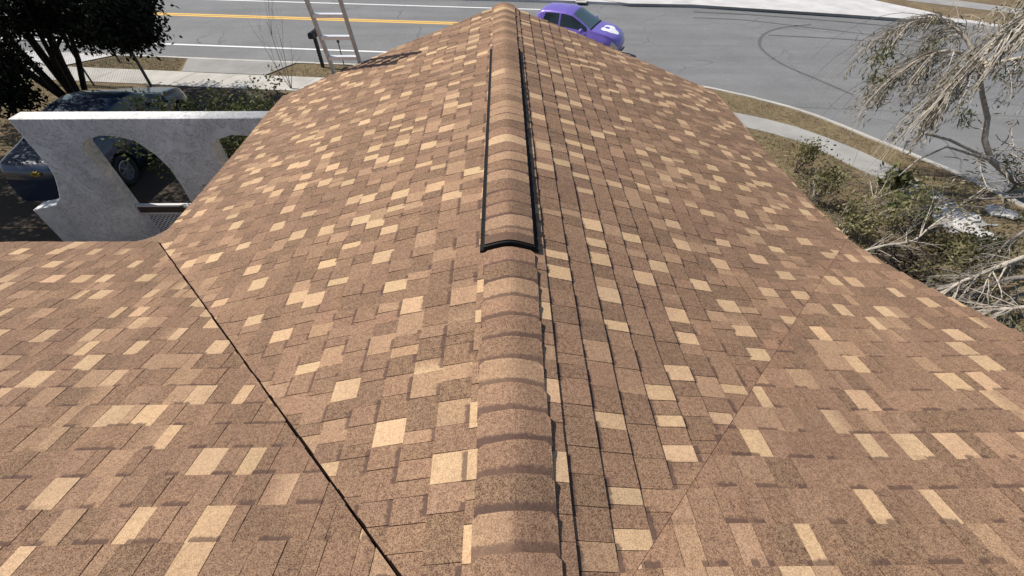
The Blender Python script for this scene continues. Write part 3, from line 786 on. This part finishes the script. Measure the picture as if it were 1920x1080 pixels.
    for x in wx:
        for sd in (1, -1):
            wh = empty('wheel', (x, sd*(W-.115), wrad), 0 if sd > 0 else math.pi); wh.parent = root
            r = wrad; mb = MB(); mb.lathe([(r*.62, -.085), (r*.93, -.10), (r, -.075), (r, .075), (r*.93, .10), (r*.64, .088), (r*.62, .05)], Matrix(), 28); mb.build('tyre', M['rubber'], wh, smooth=True)
            mb = MB(); mb.lathe([(r*.64, .08), (r*.60, .085), (r*.57, .05), (r*.57, -.07)], Matrix(), 28)
            for k in range(7):
                a = 2*math.pi*k/7; Mk = Matrix.Rotation(a, 4, 'Y'); mb.box((.03, .055, -.022), (r*.60, .078, .022), Mk)
            mb.lathe([(0.001, .085), (.045, .083), (.055, .06)], Matrix(), 12); mb.lathe([(.001, .01), (r*.57, .01)], Matrix(), 20)
            mb.build('rim', M['rim'], wh)
    for sd in (1, -1):
        mx = (spec['ws'][1]-.075-.5)*L; i = int((spec['ws'][1]-.075)*NTs); zz = zb[i]+.07; yy = w_[i]
        bm = bmesh.new(); bmesh.ops.create_icosphere(bm, subdivisions=2, radius=1)
        for v in bm.verts: v.co = (mx+v.co.x*.075, sd*(yy*.99+.09)+v.co.y*.105, zz+v.co.z*.075)
        me = bpy.data.meshes.new('mirror'); bm.to_mesh(me); bm.free(); me.polygons.foreach_set('use_smooth', [True]*len(me.polygons)); link('mirror', me, paint, root)
        mb = MB(); mb.tube([(mx+.02, sd*yy*.93, zz-.05), (mx+.01, sd*(yy*.99+.06), zz-.03)], .022, 6); mb.build('mirror_arm', M['black_plastic'], root)
    def top(tt, y):
        i = min(max(tt*(NTs-1), 0), NTs-1.001); k = int(i); f = i-k
        row = G[k]*(1-f)+G[k+1]*f; yy = row[::-1, 1]; zz = row[::-1, 2]; xx = row[::-1, 0]
        return Vector((float(np.interp(abs(y), yy, xx)), y, float(np.interp(abs(y), yy, zz))))
    return root, top, L, W
hatch = dict(L=3.25, W=1.54, H=1.45, wr=.29, wheels=(-1.04, 1.06), belt=[(0, .50), (.03, .58), (.3, .63), (.6, .62), (.72, .60), (.9, .53), (.97, .45), (1, .36)],
             top=[(0, .58), (.02, .72), (.06, .90), (.12, .98), (.22, 1.0), (.38, 1.0), (.46, .97), (.68, .675), (.84, .625), (.94, .55), (.985, .46), (1, .38)],
             plan=[(0, .80), (.03, .90), (.10, .97), (.3, 1), (.7, 1), (.85, .97), (.95, .86), (1, .66)], ws=(.465, .67), rw=(.02, .085), sw=(.12, .66), swr=.18, pillars=(.33,), nose=.22, seams=(.34, .645))
sedan = dict(L=4.5, W=1.78, H=1.44, wr=.32, wheels=(-1.30, 1.36), belt=[(0, .52), (.03, .62), (.3, .66), (.7, .62), (.78, .60), (.92, .54), (.98, .46), (1, .38)],
             top=[(0, .60), (.02, .68), (.14, .735), (.18, .76), (.33, .96), (.42, 1.0), (.52, 1.0), (.58, .97), (.75, .69), (.88, .63), (.96, .55), (1, .42)],
             plan=[(0, .84), (.03, .93), (.10, .98), (.3, 1), (.7, 1), (.88, .96), (.96, .86), (1, .72)], ws=(.585, .745), rw=(.185, .315), sw=(.20, .715), swr=.45, pillars=(.345, .50), tl=.05, seams=(.26, .505, .72))
pc = Vector((2.70, 17.25, -.02))
car1, top1, L1_, W1_ = make_car('purple_car', pc, R(-26), hatch, M['purple'], 'small purple hatchback with a white bonnet graphic turning on the street')
mb = MB(); n = 30                                             # white graphic on the bonnet
def inside(a, b):
    r = math.hypot(a, b*1.15); an = math.atan2(b, a)
    lim = .86+.12*math.cos(3*an+.6)+.07*math.cos(5*an)
    hole = math.hypot(a+.28, b-.12) < .24+.06*math.cos(2*an)
    notch = math.hypot(a-.55, b+.75) < .22
    return r < lim and not hole and not notch
for i in range(n):
    for j in range(n):
        a0, a1, b0, b1 = [-1+2*k/n for k in (i, i+1, j, j+1)]
        if inside((a0+a1)/2, (b0+b1)/2):
            q = [top1(.835+a*.10, b*.46) for a, b in ((a0, b0), (a1, b0), (a1, b1), (a0, b1))]
            mb.poly([p+Vector((0, 0, .006)) for p in q])
mb.build('bonnet_graphic', M['decal'], car1)
mb = MB(); mb.box((-.35+.0, -.02, 0), (.35, .02, .03), Matrix.Translation((L1_/2-.02, 0, .30)) @ Matrix.Rotation(math.pi/2, 4, 'Z')); mb.build('grille', M['black_plastic'], car1)
car2, top2, L2_, W2_ = make_car('blue_car', Vector((-9.08, 9.80, .085)), R(92), sedan, M['navy'], 'dark blue sedan parked behind the arched stucco wall')
mb = MB(); mb.box((-L2_/2-.04, -.08, .80), (-L2_/2+.02, .08, .85)); mb.box((-L2_/2-.04, -.045, .785), (-L2_/2+.02, .045, .875)); mb.build('emblem', M['gold'], car2)

# ------------------------------------------------------------------ vegetation
def jit(c, a): return tuple(max(0, x*(1+random.uniform(-a, a))) for x in c)
def leaf_mesh(name, P, ln, wd, cols, hang=0., bend=True):
    P = np.asarray(P, float); N = len(P)
    d = RNG.normal(size=(N, 3)); d[:, 2] -= hang; d /= np.linalg.norm(d, axis=1)[:, None]
    e = np.cross(d, RNG.normal(size=(N, 3))); e /= np.linalg.norm(e, axis=1)[:, None]
    l = (ln*RNG.uniform(.6, 1.3, N))[:, None]; w_ = (wd*RNG.uniform(.7, 1.3, N))[:, None]
    V = np.stack([P, P+d*l*.5+e*w_*.5, P+d*l, P+d*l*.5-e*w_*.5], 1).reshape(-1, 3)
    me = bpy.data.meshes.new(name); me.vertices.add(4*N); me.vertices.foreach_set('co', V.ravel())
    me.loops.add(4*N); me.loops.foreach_set('vertex_index', np.arange(4*N)); me.polygons.add(N); me.polygons.foreach_set('loop_start', np.arange(0, 4*N, 4))
    c = np.asarray(cols, float)[RNG.integers(0, len(cols), N)]*RNG.uniform(.7, 1.3, (N, 1))
    at = me.color_attributes.new('col', 'FLOAT_COLOR', 'POINT'); at.data.foreach_set('color', np.repeat(np.concatenate([c, np.ones((N, 1))], 1), 4, 0).astype('f').ravel())
    me.update(calc_edges=True); me.validate(); return me
def curve_pts(p, d, ln, n, wig, grav=0.):
    p = Vector(p); d = Vector(d).normalized(); out = [p.copy()]
    for k in range(n):
        d = (d+Vector((random.uniform(-wig, wig), random.uniform(-wig, wig), random.uniform(-wig, wig)-grav))).normalized()
        p = p+d*(ln/n); out.append(p.copy())
    return out
def grow(mb, p, d, ln, r, depth, tips, spread=.6, wig=.18, grav=0., kids=3, c=None, shrink=.62):
    P = curve_pts(p, d, ln, 5, wig, grav); rad = [r*(1-.55*k/5) for k in range(6)]
    mb.tube(P, rad, 6 if r > .02 else 4 if r > .008 else 3, c, caps=False)
    if depth == 0: tips.append(P[-1]); tips.append(P[-3]); return
    for k in range(kids):
        i = random.choice((2, 3, 4, 5)); dd = (P[i]-P[i-1]).normalized()
        nd = dd+Vector((random.uniform(-1, 1), random.uniform(-1, 1), random.uniform(-.6, 1)))*spread
        grow(mb, P[i], nd, ln*shrink*random.uniform(.8, 1.2), rad[i]*.66, depth-1, tips, spread, wig, grav, kids, c, shrink)
def rel(pts, o): return [Vector(p)-Vector(o) for p in pts]

# the dark tree on the left: several stems from one base
tb = atz(158, 212, .08); tb.z = .08
dark = empty('dark_tree', tb, label='dark multi-stemmed tree at the top left behind the parked car', cat='tree')
mb = MB(); tips = []
stems = [((.10, .05, 1), 3.4, .12), ((-.12, .12, 1), 3.8, .12), ((-.32, -.05, 1), 3.8, .10), ((-.60, .0, 1), 3.6, .09), ((.42, -.28, 1), 3.3, .08), ((-.1, -.55, 1), 3.4, .07), ((.1, .6, 1), 3.6, .08)]
for d, ln, r in stems: grow(mb, (random.uniform(-.06, .06), random.uniform(-.06, .06), -.1), d, ln, r, 2, tips, .75, .09, 0, 3)
mb.build('trunk', M['bark_dark'], dark, smooth=True)
cl = []
ctr = np.array([-.6, -1.0, 4.7])
for k in range(330):
    v = RNG.normal(size=3); v /= np.linalg.norm(v); rr = RNG.uniform(.35, 1)**.5
    p = ctr+v*rr*np.array([4.3, 4.4, 2.35]); cl.append(p)
for (px_, py_, Y_) in ((268, 40, 11.2), (252, 64, 11.0), (235, 50, 11.3), (275, 15, 11.4), (215, 85, 10.9), (185, 70, 11.2), (150, 45, 11.5), (20, 160, 10.8), (10, 110, 10.9), (30, 190, 10.6), (50, 40, 11.5), (130, 40, 11.5), (170, 30, 11.2), (205, 20, 11), (250, 12, 11.3), (225, 30, 11.6), (100, 40, 11.8)):
    q = aty(px_, py_, Y_)-tb
    for _ in range(9): cl.append(np.array(q)+RNG.normal(size=3)*.17)
for t_ in tips: cl.append(np.array(t_))
pts = []
for c in cl:
    q = proj(Vector(c)+tb)
    if 0 < q[0] < 900 and q[1] > -60 and (q[0] > 285 or (q[1] > 84 and q[0] > 45) or (q[1] > 52 and 45 < q[0] < 165)): continue       # keep the crown above the parked car and the pavement, as it stands
    n = int(RNG.integers(90, 190)); pts.append(c+RNG.normal(size=(n, 3))*np.array([.18, .18, .13]))
pts = np.concatenate(pts)
link('crown', leaf_mesh('crown', pts, .13, .06, [(.008, .011, .005), (.012, .016, .006), (.006, .008, .004), (.018, .022, .009)], .4), M['leaf_dark'], dark)

# weeping, half-bare tree on the right
wb = Vector((10.95, 7.9, .08))
weep = empty('weeping_tree', wb, label='weeping half-bare tree with pale twisted branches on the right verge', cat='tree')
mb = MB(); ft = aty(1835, 128, 8.6)-wb
def tr(pts, r0, r1, c=None, n=8): mb.tube(pts, [r0+(r1-r0)*k/(len(pts)-1) for k in range(len(pts))], n, c, caps=False)
tp = [Vector(q)-wb for q in (aty(1858, 300, 8.1), aty(1846, 262, 8.2), aty(1852, 222, 8.35), aty(1842, 178, 8.5))]
tr([(0, 0, -.1), (.05, .0, .25)]+tp+[ft], .065, .035, n=9)
tr([(.1, .05, -.05), (.5, .1, .35), (.75, .15, .9), (.45, .2, 1.35), (-.05, .2, 1.25), (-.3, .1, .9)], .075, .04)     # looped low limb
tr([(.05, 0, .2), (.45, -.25, .7), (.9, -.2, 1.5), (1.3, 0, 2.5)], .08, .045)
tr([tp[0]]+[aty(x, y, Y)-wb for x, y, Y in ((1780, 262, 7.9), (1735, 250, 7.8), (1700, 268, 7.6), (1690, 290, 7.5))], .035, .01, n=6)
tr([tp[0]]+[aty(x, y, Y)-wb for x, y, Y in ((1775, 275, 7.7), (1720, 300, 7.3), (1685, 330, 7.0))], .03, .008, n=6)
for k in range(70):                    # dead tangle round the foot and the loop
    q = (tp[0] if k % 2 else Vector((.25, .1, .7)))+Vector((random.gauss(0, .28), random.gauss(0, .22), random.gauss(0, .25))); a = random.uniform(0, 6.28)
    mb.tube(curve_pts(q, (math.cos(a), math.sin(a), random.uniform(-.4, .5)), random.uniform(.25, .8), 6, .35, .03), [.014*(1-.1*j) for j in range(7)], 4, caps=False)
mb.build('trunk', M['bark_weep'], weep, smooth=True)
mb = MB(); limbs = []
def limb(a, dirs, r):
    P = [Vector(a)]
    for d in dirs: P.append(P[-1]+Vector((d[0]*(.68 if d[0] < 0 else 1.25), d[1], d[2])))
    Q = []
    for i in range(len(P)-1):
        A_, B_, C2, D2 = P[max(i-1, 0)], P[i], P[i+1], P[min(i+2, len(P)-1)]
        for k in range(4):
            t_ = k/4; Q.append(.5*((2*B_)+(C2-A_)*t_+(2*A_-5*B_+4*C2-D2)*t_*t_+(3*B_-A_-3*C2+D2)*t_**3))
    Q.append(P[-1]); tr(Q, r, r*.25, n=6); limbs.append(Q)
limb(ft, [(-.7, .0, .25), (-.8, -.05, .05), (-.8, -.05, -.25)], .045); limb(ft, [(-.5, .4, .45), (-.8, .3, .2), (-.8, .1, -.2)], .04)
limb(ft, [(-.6, -.4, .2), (-.7, -.3, -.05), (-.5, -.2, -.35)], .035); limb(ft, [(.2, .3, .5), (.5, .3, .4), (.8, .2, .1), (.6, 0, -.3)], .05)
limb(ft, [(.1, -.5, .35), (.2, -.6, .15), (.2, -.6, -.2)], .04); limb((.95, -.15, 1.7), [(.3, -.2, .8), (-.1, -.5, .6), (-.6, -.4, .2), (-.7, -.2, -.3)], .05)
limb((1.3, 0, 2.5), [(-.3, .2, .6), (-.8, .3, .3), (-.9, .1, -.1)], .045); limb((1.3, 0, 2.5), [(.3, .5, .5), (.3, .7, .2), (0, .6, -.2)], .04)
limb((1.3, 0, 2.5), [(-.5, -.4, .6), (-.7, -.3, .25), (-.7, -.2, -.2)], .045); limb((1.1, -.1, 2.0), [(.2, -.5, .5), (.3, -.5, .2), (.1, -.4, -.3)], .04)
limb(ft, [(.3, -.1, .6), (-.2, -.3, .4), (-.8, -.2, .1), (-.6, -.1, -.3)], .04)
mb.build('limbs', M['bark_pale'], weep, smooth=True)
mb = MB(); lp_ = []
for Q in limbs:
    for k in range(52):
        i = random.randint(3, len(Q)-1); a = Q[i]; out = (Q[i]-Q[i-1]).normalized()
        d = out*.9+Vector((random.uniform(-.6, .6), random.uniform(-.6, .6), random.uniform(-.2, .5)))
        ln = random.uniform(.5, 1.35); P = curve_pts(a, d, ln, 9, .10, .26)
        mb.tube(P, [.0095*(1-.7*j/9) for j in range(10)], 3, caps=False)
        if random.random() < .8:
            for p in P[3:]:
                for _ in range(random.randint(1, 4)): lp_.append(p+Vector([random.uniform(-.05, .05) for _ in range(3)]))
        for _ in range(2):
            j = random.randint(3, 8); P2 = curve_pts(P[j], Vector((random.uniform(-.5, .5), random.uniform(-.5, .5), -.5)), random.uniform(.2, .5), 5, .12, .25)
            mb.tube(P2, [.004*(1-.6*m/5) for m in range(6)], 3, caps=False)
            lp_ += P2[2:] if random.random() < .6 else []
for Q in limbs:                                               # long bare wisps
    for k in range(9):
        i = random.randint(4, len(Q)-1); d = (Q[i]-Q[i-1]).normalized()+Vector((random.uniform(-.7, .2), random.uniform(-.5, .3), random.uniform(.1, .5)))
        P = curve_pts(Q[i], d, random.uniform(1.3, 2.1), 12, .07, .16); mb.tube(P, [.007*(1-.7*j/12) for j in range(13)], 3, caps=False)
mb.build('twigs', M['bark_pale'], weep, kind='stuff')
link('crown', leaf_mesh('crown', lp_, .12, .022, [(.32, .27, .20), (.25, .21, .15), (.15, .14, .08), (.42, .36, .27), (.12, .12, .06)], 1.6), M['leaf'], weep)
gp = []                                                       # few tufts that are still green
for (x_, y_, Y_) in ((1655, 110, 8.2), (1640, 140, 8.2), (1665, 95, 8.2), (1810, 210, 8.6), (1815, 225, 8.6), (1905, 320, 8.0), (1890, 300, 8.1), (1915, 345, 7.8), (1890, 130, 8.8), (1750, 90, 8.7)):
    q = aty(x_, y_, Y_)-wb; gp += [np.array(q)+RNG.normal(size=3)*.09 for _ in range(70)]
link('green_sprays', leaf_mesh('green_sprays', gp, .10, .025, [(.10, .115, .035), (.075, .085, .03), (.15, .14, .06)], 1.0), M['leaf'], weep)

# bare sapling beside the ladder
sb = atz(546, 166, .08)
sap = empty('bare_sapling', (sb.x, sb.y, .08), label='leafless thin grey sapling at the roof edge left of the ladder', cat='sapling')
for dx, h in ((-.05, 1.9), (.12, 1.5), (-.35, 1.2), (.3, .9)):
    mb = MB(); tips = []; grow(mb, (0, 0, -.05), (dx, random.uniform(-.1, .1), 1), h, .012, 2, tips, .35, .07, 0, 3); mb.build('stem', M['bark_grey'], sap)

# shrubs
def shrub(name, loc, rx, h, n, cols, label, group=None, bark='bark_grey', leaf=.07, stems=7, keep=None, lean=(0, 0)):
    o = empty(name, (loc[0], loc[1], .08), label=label, cat='shrub', group=group); mb = MB(); tips = []
    for k in range(stems):
        a = random.uniform(0, 6.28); grow(mb, (0, 0, -.05), (math.cos(a)*rx/h*.7+lean[0], math.sin(a)*rx/h*.7+lean[1], 1), h*.52, .013, 3, tips, .6, .12, 0, 2, None, .5)
    mb.build('stems', M[bark], o)
    pts = []
    for t_ in tips: pts += [np.array(t_)+RNG.normal(size=3)*np.array([.09, .09, .10]) for _ in range(max(1, int(n/len(tips))))]
    if keep: pts = [p for p in pts if keep(Vector(p)+Vector((loc[0], loc[1], .08)))]
    if pts: link('leaves', leaf_mesh('leaves', pts, leaf, leaf*.5, cols), M['leaf'], o)
    return o
OL = [(.17, .16, .07), (.23, .205, .10), (.13, .125, .05), (.30, .26, .14)]
YG = [(.10, .12, .03), (.07, .09, .022), (.15, .15, .05), (.05, .06, .02)]
shrub('hedge_shrub', (-5.95, 7.45), .3, 2.55, 2200, YG, 'leafy green shrub above the wall top beside the parked car')
shrub('hedge_shrub', (-5.25, 7.5), .35, 2.5, 2200, YG, 'leafy green shrub above the middle of the stucco wall')
shrub('hedge_shrub', (-4.5, 7.45), .35, 2.6, 2200, YG, 'leafy green shrub above the wall next to the roof edge')
bo = shrub('flowering_climber', (-4.35, 7.0), .45, 1.9, 3000, [(.035, .045, .016), (.05, .06, .02), (.028, .03, .012), (.11, .03, .035)], 'dark flowering climber filling the second arch of the wall', lean=(-.1, -.12))
vb = aty(372, 340, 6.2)
shrub('vine', (vb.x+.3, 6.1), .18, 1.75, 140, YG, 'thin green vine stems climbing in front of the stucco wall', stems=3, lean=(-.28, 0))
RY = 'shrubs in the right yard'
def G0(x, y): p = atz(x, y, .08); return (p.x, p.y)
shrub('olive_shrub', G0(1518, 385), .40, 1.1, 900, OL, 'olive green bushy shrub against the right eave of the roof', RY)
shrub('green_shrub', G0(1668, 432), .22, 1.0, 600, [(.12, .155, .055), (.16, .185, .07), (.10, .12, .045)], 'small upright green shrub in the middle of the right yard', RY, leaf=.09)
shrub('green_shrub', G0(1706, 420), .22, 1.0, 500, OL, 'small brownish green shrub left of the pale sunlit pavement patches', RY, leaf=.09)
shrub('leafy_tuft', G0(1672, 352), .2, .42, 300, [(.17, .18, .06), (.13, .15, .05), (.22, .21, .09)], 'pale yellow green tuft beside the grey pavement', RY, leaf=.17)
shrub('olive_shrub', G0(1600, 452), .4, .85, 800, OL, 'olive shrub between the pale leafless bush and the brush pile', RY)
shrub('olive_shrub', G0(1490, 322), .35, .8, 700, OL, 'small olive shrub at the eave near the grey pavement', RY)
shrub('olive_shrub', G0(1760, 470), .45, .6, 700, [(.14, .13, .06), (.18, .16, .08), (.10, .10, .045)], 'low dry olive shrub in the middle of the fallen branches', RY)
shrub('olive_shrub', G0(1830, 495), .45, .7, 900, [(.09, .10, .05), (.13, .125, .07), (.07, .075, .035)], 'grey green low shrub among the pale sunlit pavement patches', RY)
shrub('olive_shrub', G0(1905, 500), .5, 1.1, 700, OL, 'olive shrub at the right edge behind the dead branches', RY)
def bare(name, loc, h, label, mat='bark_pale', n=6, r=.02, sp=.7):
    o = empty(name, (loc[0], loc[1], .08), label=label, cat='bush', group='bare bushes in the right yard'); mb = MB(); tips = []
    for k in range(n):
        a = random.uniform(0, 6.28); grow(mb, (0, 0, -.05), (math.cos(a)*.55, math.sin(a)*.55, 1), h*.42, r, 3, tips, sp, .16, .02, 3, None, .55)
    mb.build('branches', M[mat], o)
bare('bare_bush', G0(1572, 440), 1.45, 'pale leafless bush with forked white branches by the roof edge', n=5)
bare('bare_bush', G0(1528, 372), 1.35, 'pale thin leafless bush rising from the olive shrub', n=3, r=.016)
bare('bare_bush', G0(1640, 372), 1.1, 'spreading pale leafless bush between the green shrubs', n=4, r=.014)
# fallen branches
def fallen(pxs, zs, r, label, twig=14, mat='bark_pale', green=0, tl=(.3, .8)):
    P = [atz(x, y, z) for (x, y), z in zip(pxs, zs)]; o_ = Vector((P[0].x, P[0].y, .08))
    o = empty('fallen_branch', o_, label=label, cat='branch', group='dead branches in the right yard'); mb = MB()
    Q = []
    for i in range(len(P)-1):
        A_, B_, C2, D2 = P[max(i-1, 0)], P[i], P[i+1], P[min(i+2, len(P)-1)]
        for k in range(5):
            t_ = k/5; Q.append(.5*((2*B_)+(C2-A_)*t_+(2*A_-5*B_+4*C2-D2)*t_*t_+(3*B_-A_-3*C2+D2)*t_**3)-o_)
    Q.append(P[-1]-o_); mb.tube(Q, [r*(1-.7*k/(len(Q)-1)) for k in range(len(Q))], 6); mb.build('limb', M[mat], o, smooth=True)
    mb = MB(); tips = []
    for k in range(twig):
        i = random.randint(2, len(Q)-1); d = (Q[i]-Q[i-1]).normalized()+Vector((random.uniform(-.6, .6), random.uniform(-.6, .6), random.uniform(-.35, .35)))
        grow(mb, Q[i], d, random.uniform(*tl), r*.32, 2, tips, .5, .12, .03, 2)
    mb.build('twigs', M[mat], o)
    if green: link('leaves', leaf_mesh('leaves', [np.array(t_)+RNG.normal(size=3)*.06 for t_ in tips for _ in range(green)], .10, .03, OL+[(.2, .165, .11)], .6), M['leaf'], o)
fallen([(1930, 478), (1860, 505), (1800, 530), (1745, 560), (1700, 572)], [.9, .8, .65, .5, .4], .040, 'thick pale fallen branch along the right roof edge', 46)
fallen([(1930, 520), (1880, 525), (1830, 545), (1770, 575)], [.8, .75, .6, .45], .045, 'dark bent fallen branch at the right picture edge', 34, 'bark_grey')
fallen([(1930, 575), (1880, 580), (1835, 590), (1800, 605)], [.9, .8, .7, .6], .030, 'lowest fallen branch in the right corner by the roof', 34, 'bark_pale')
fallen([(1600, 478), (1650, 462), (1710, 452), (1745, 425), (1800, 385), (1850, 350)], [.4, .55, .6, .75, .95, 1.1], .026, 'long thin pale branch crossing the yard towards the tree', 22)
fallen([(1930, 545), (1900, 560), (1860, 570), (1810, 585)], [.5, .45, .4, .3], .035, 'grey fallen branch between two paler branches', 36, 'bark_grey', 1)
fallen([(1920, 370), (1870, 372), (1810, 375), (1740, 385)], [1.2, 1.2, 1.1, .95], .022, 'grey branch hanging across the pale pavement slabs', 22, 'bark_grey', 3)
fallen([(1925, 430), (1890, 455), (1850, 490), (1800, 520)], [1.0, .9, .7, .45], .028, 'leafy grey branch drooping over the pale sunlit pavement patches', 30, 'bark_grey', 5)
# brush pile close to the house, dark and tangled
bp = atz(1682, 520, .08); pile = empty('brush_pile', (bp.x, bp.y, .08), label='dark tangled brush pile beside the right roof edge', cat='brush')
mb = MB()
for k in range(110):
    a = random.uniform(0, 6.28); p = Vector((random.gauss(0, .42), random.gauss(0, .22), random.uniform(0, .38)))
    mb.tube(curve_pts(p, (math.cos(a), math.sin(a), random.uniform(-.2, .35)), random.uniform(.3, .9), 5, .25, .02), [.016*(1-.12*j) for j in range(6)], 4, caps=False)
mb.build('sticks', M['bark_dark'], pile, kind='stuff')
# pale slabs standing in for sunlit bits of pavement between dappled shade
for k, (x, y, r) in enumerate([(1742, 372, .22), (1765, 392, .28), (1788, 405, .2), (1812, 428, .3), (1840, 440, .24), (1852, 465, .2), (1822, 408, .18), (1868, 396, .24), (1890, 402, .2), (1846, 486, .12)]):
    p = atz(x, y, .11); bm = bmesh.new(); n = 7
    vs = [bm.verts.new((r*random.uniform(.7, 1.15)*math.cos(6.283*i/n), r*random.uniform(.55, 1)*math.sin(6.283*i/n), .045)) for i in range(n)]
    f = bm.faces.new(vs); e = bmesh.ops.extrude_face_region(bm, geom=[f]); bmesh.ops.translate(bm, verts=[v for v in e['geom'] if isinstance(v, bmesh.types.BMVert)], vec=(0, 0, -.05))
    bmesh.ops.recalc_face_normals(bm, faces=bm.faces)
    bmesh.ops.bevel(bm, geom=list(bm.edges), offset=.008, segments=1, affect='EDGES'); me = bpy.data.meshes.new('sunlit_patch'); bm.to_mesh(me); bm.free()
    o = link('sunlit_patch', me, M['sunlit_pavement'], label='pale slab standing in for a sunlit patch of the right pavement', cat='sunlit_pavement', group='pale slabs standing for sunlit pavement'); o.location = (p.x, p.y, .105); o.rotation_euler = (random.uniform(-.06, .06), random.uniform(-.06, .06), random.uniform(0, 6))

# ------------------------------------------------------------------ grass: blades over lawn and verges
def in_poly(x, y, P):
    c = False; j = len(P)-1
    for i in range(len(P)):
        if (P[i][1] > y) != (P[j][1] > y) and x < (P[j][0]-P[i][0])*(y-P[i][1])/(P[j][1]-P[i][1])+P[i][0]: c = not c
        j = i
    return c
nearR = [p for p in offset(near, .2) if p.x > 5 and p.y > 2]
reg = [([(p.x, p.y) for p in nearR]+[(p.x, p.y) for p in out_r[:7][::-1] if p.y > 2], 2600, .05),
       ([(p.x, p.y) for p in in_r[:7]]+[(3.6, 3.5), (3.6, 12)], 9000, .075),
       ([k_at(-13.4, .2)[:2], k_at(-11.0, .2)[:2], k_at(-10.5, 1.28)[:2], k_at(-14.4, 1.28)[:2]], 1800, .05),
       ([k_at(-6.95, .2)[:2], k_at(4, .2)[:2], k_at(4, 1.28)[:2], k_at(-7.4, 1.28)[:2]], 3500, .05),
       ([(-11.6, 6.5), (-11.6, 13.2), (-19, 14.5), (-19, 6.5)], 5500, .06),
       ([k_at(-20, 2.6)[:2], k_at(-10.9, 2.6)[:2], (-11.2, 12.5), (-20, 13)], 2500, .06)]
mb = MB(); GC = [(.25, .19, .105), (.31, .25, .145), (.18, .15, .075), (.15, .155, .06), (.37, .30, .18)]
for P, n, h in reg:
    xs = [p[0] for p in P]; ys = [p[1] for p in P]; k = 0; tries = 0
    while k < n and tries < n*8:
        tries += 1; x = random.uniform(min(xs), max(xs)); y = random.uniform(min(ys), max(ys))
        if not in_poly(x, y, P): continue
        k += 1; c = jit(random.choice(GC), .2); hh = h*random.uniform(.5, 1.5)
        for b in range(3):
            a = random.uniform(0, 6.28); dx, dy = math.cos(a), math.sin(a); w2 = .006
            bx, by = x+random.uniform(-.04, .04), y+random.uniform(-.04, .04)
            mb.poly([(bx-dy*w2, by+dx*w2, .074), (bx+dy*w2, by-dx*w2, .074), (bx+dx*hh*.8, by+dy*hh*.8, .074+hh*random.uniform(.3, 1))], c)
mb.build('grass', M['leaf'], col=True, label='short dry grass blades on the lawn and verges', cat='grass', kind='stuff')
# leaf litter and twigs under the right-hand trees
mb = MB()
for k in range(420):
    x, y = random.uniform(3.6, 9.3), random.uniform(3.6, 9.0)
    if not in_poly(x, y, reg[1][0]): continue
    a = random.uniform(0, 6.28); P = curve_pts((x, y, .10), (math.cos(a), math.sin(a), .12), random.uniform(.15, .7), 4, .3, .03)
    mb.tube([Vector((p.x, p.y, max(p.z, .085))) for p in P], [.008, .008, .006, .005, .003], 3, caps=False)
mb.build('fallen_twigs', M['bark_grey'], label='fallen grey twigs scattered over the dry right yard', cat='twigs', kind='stuff')
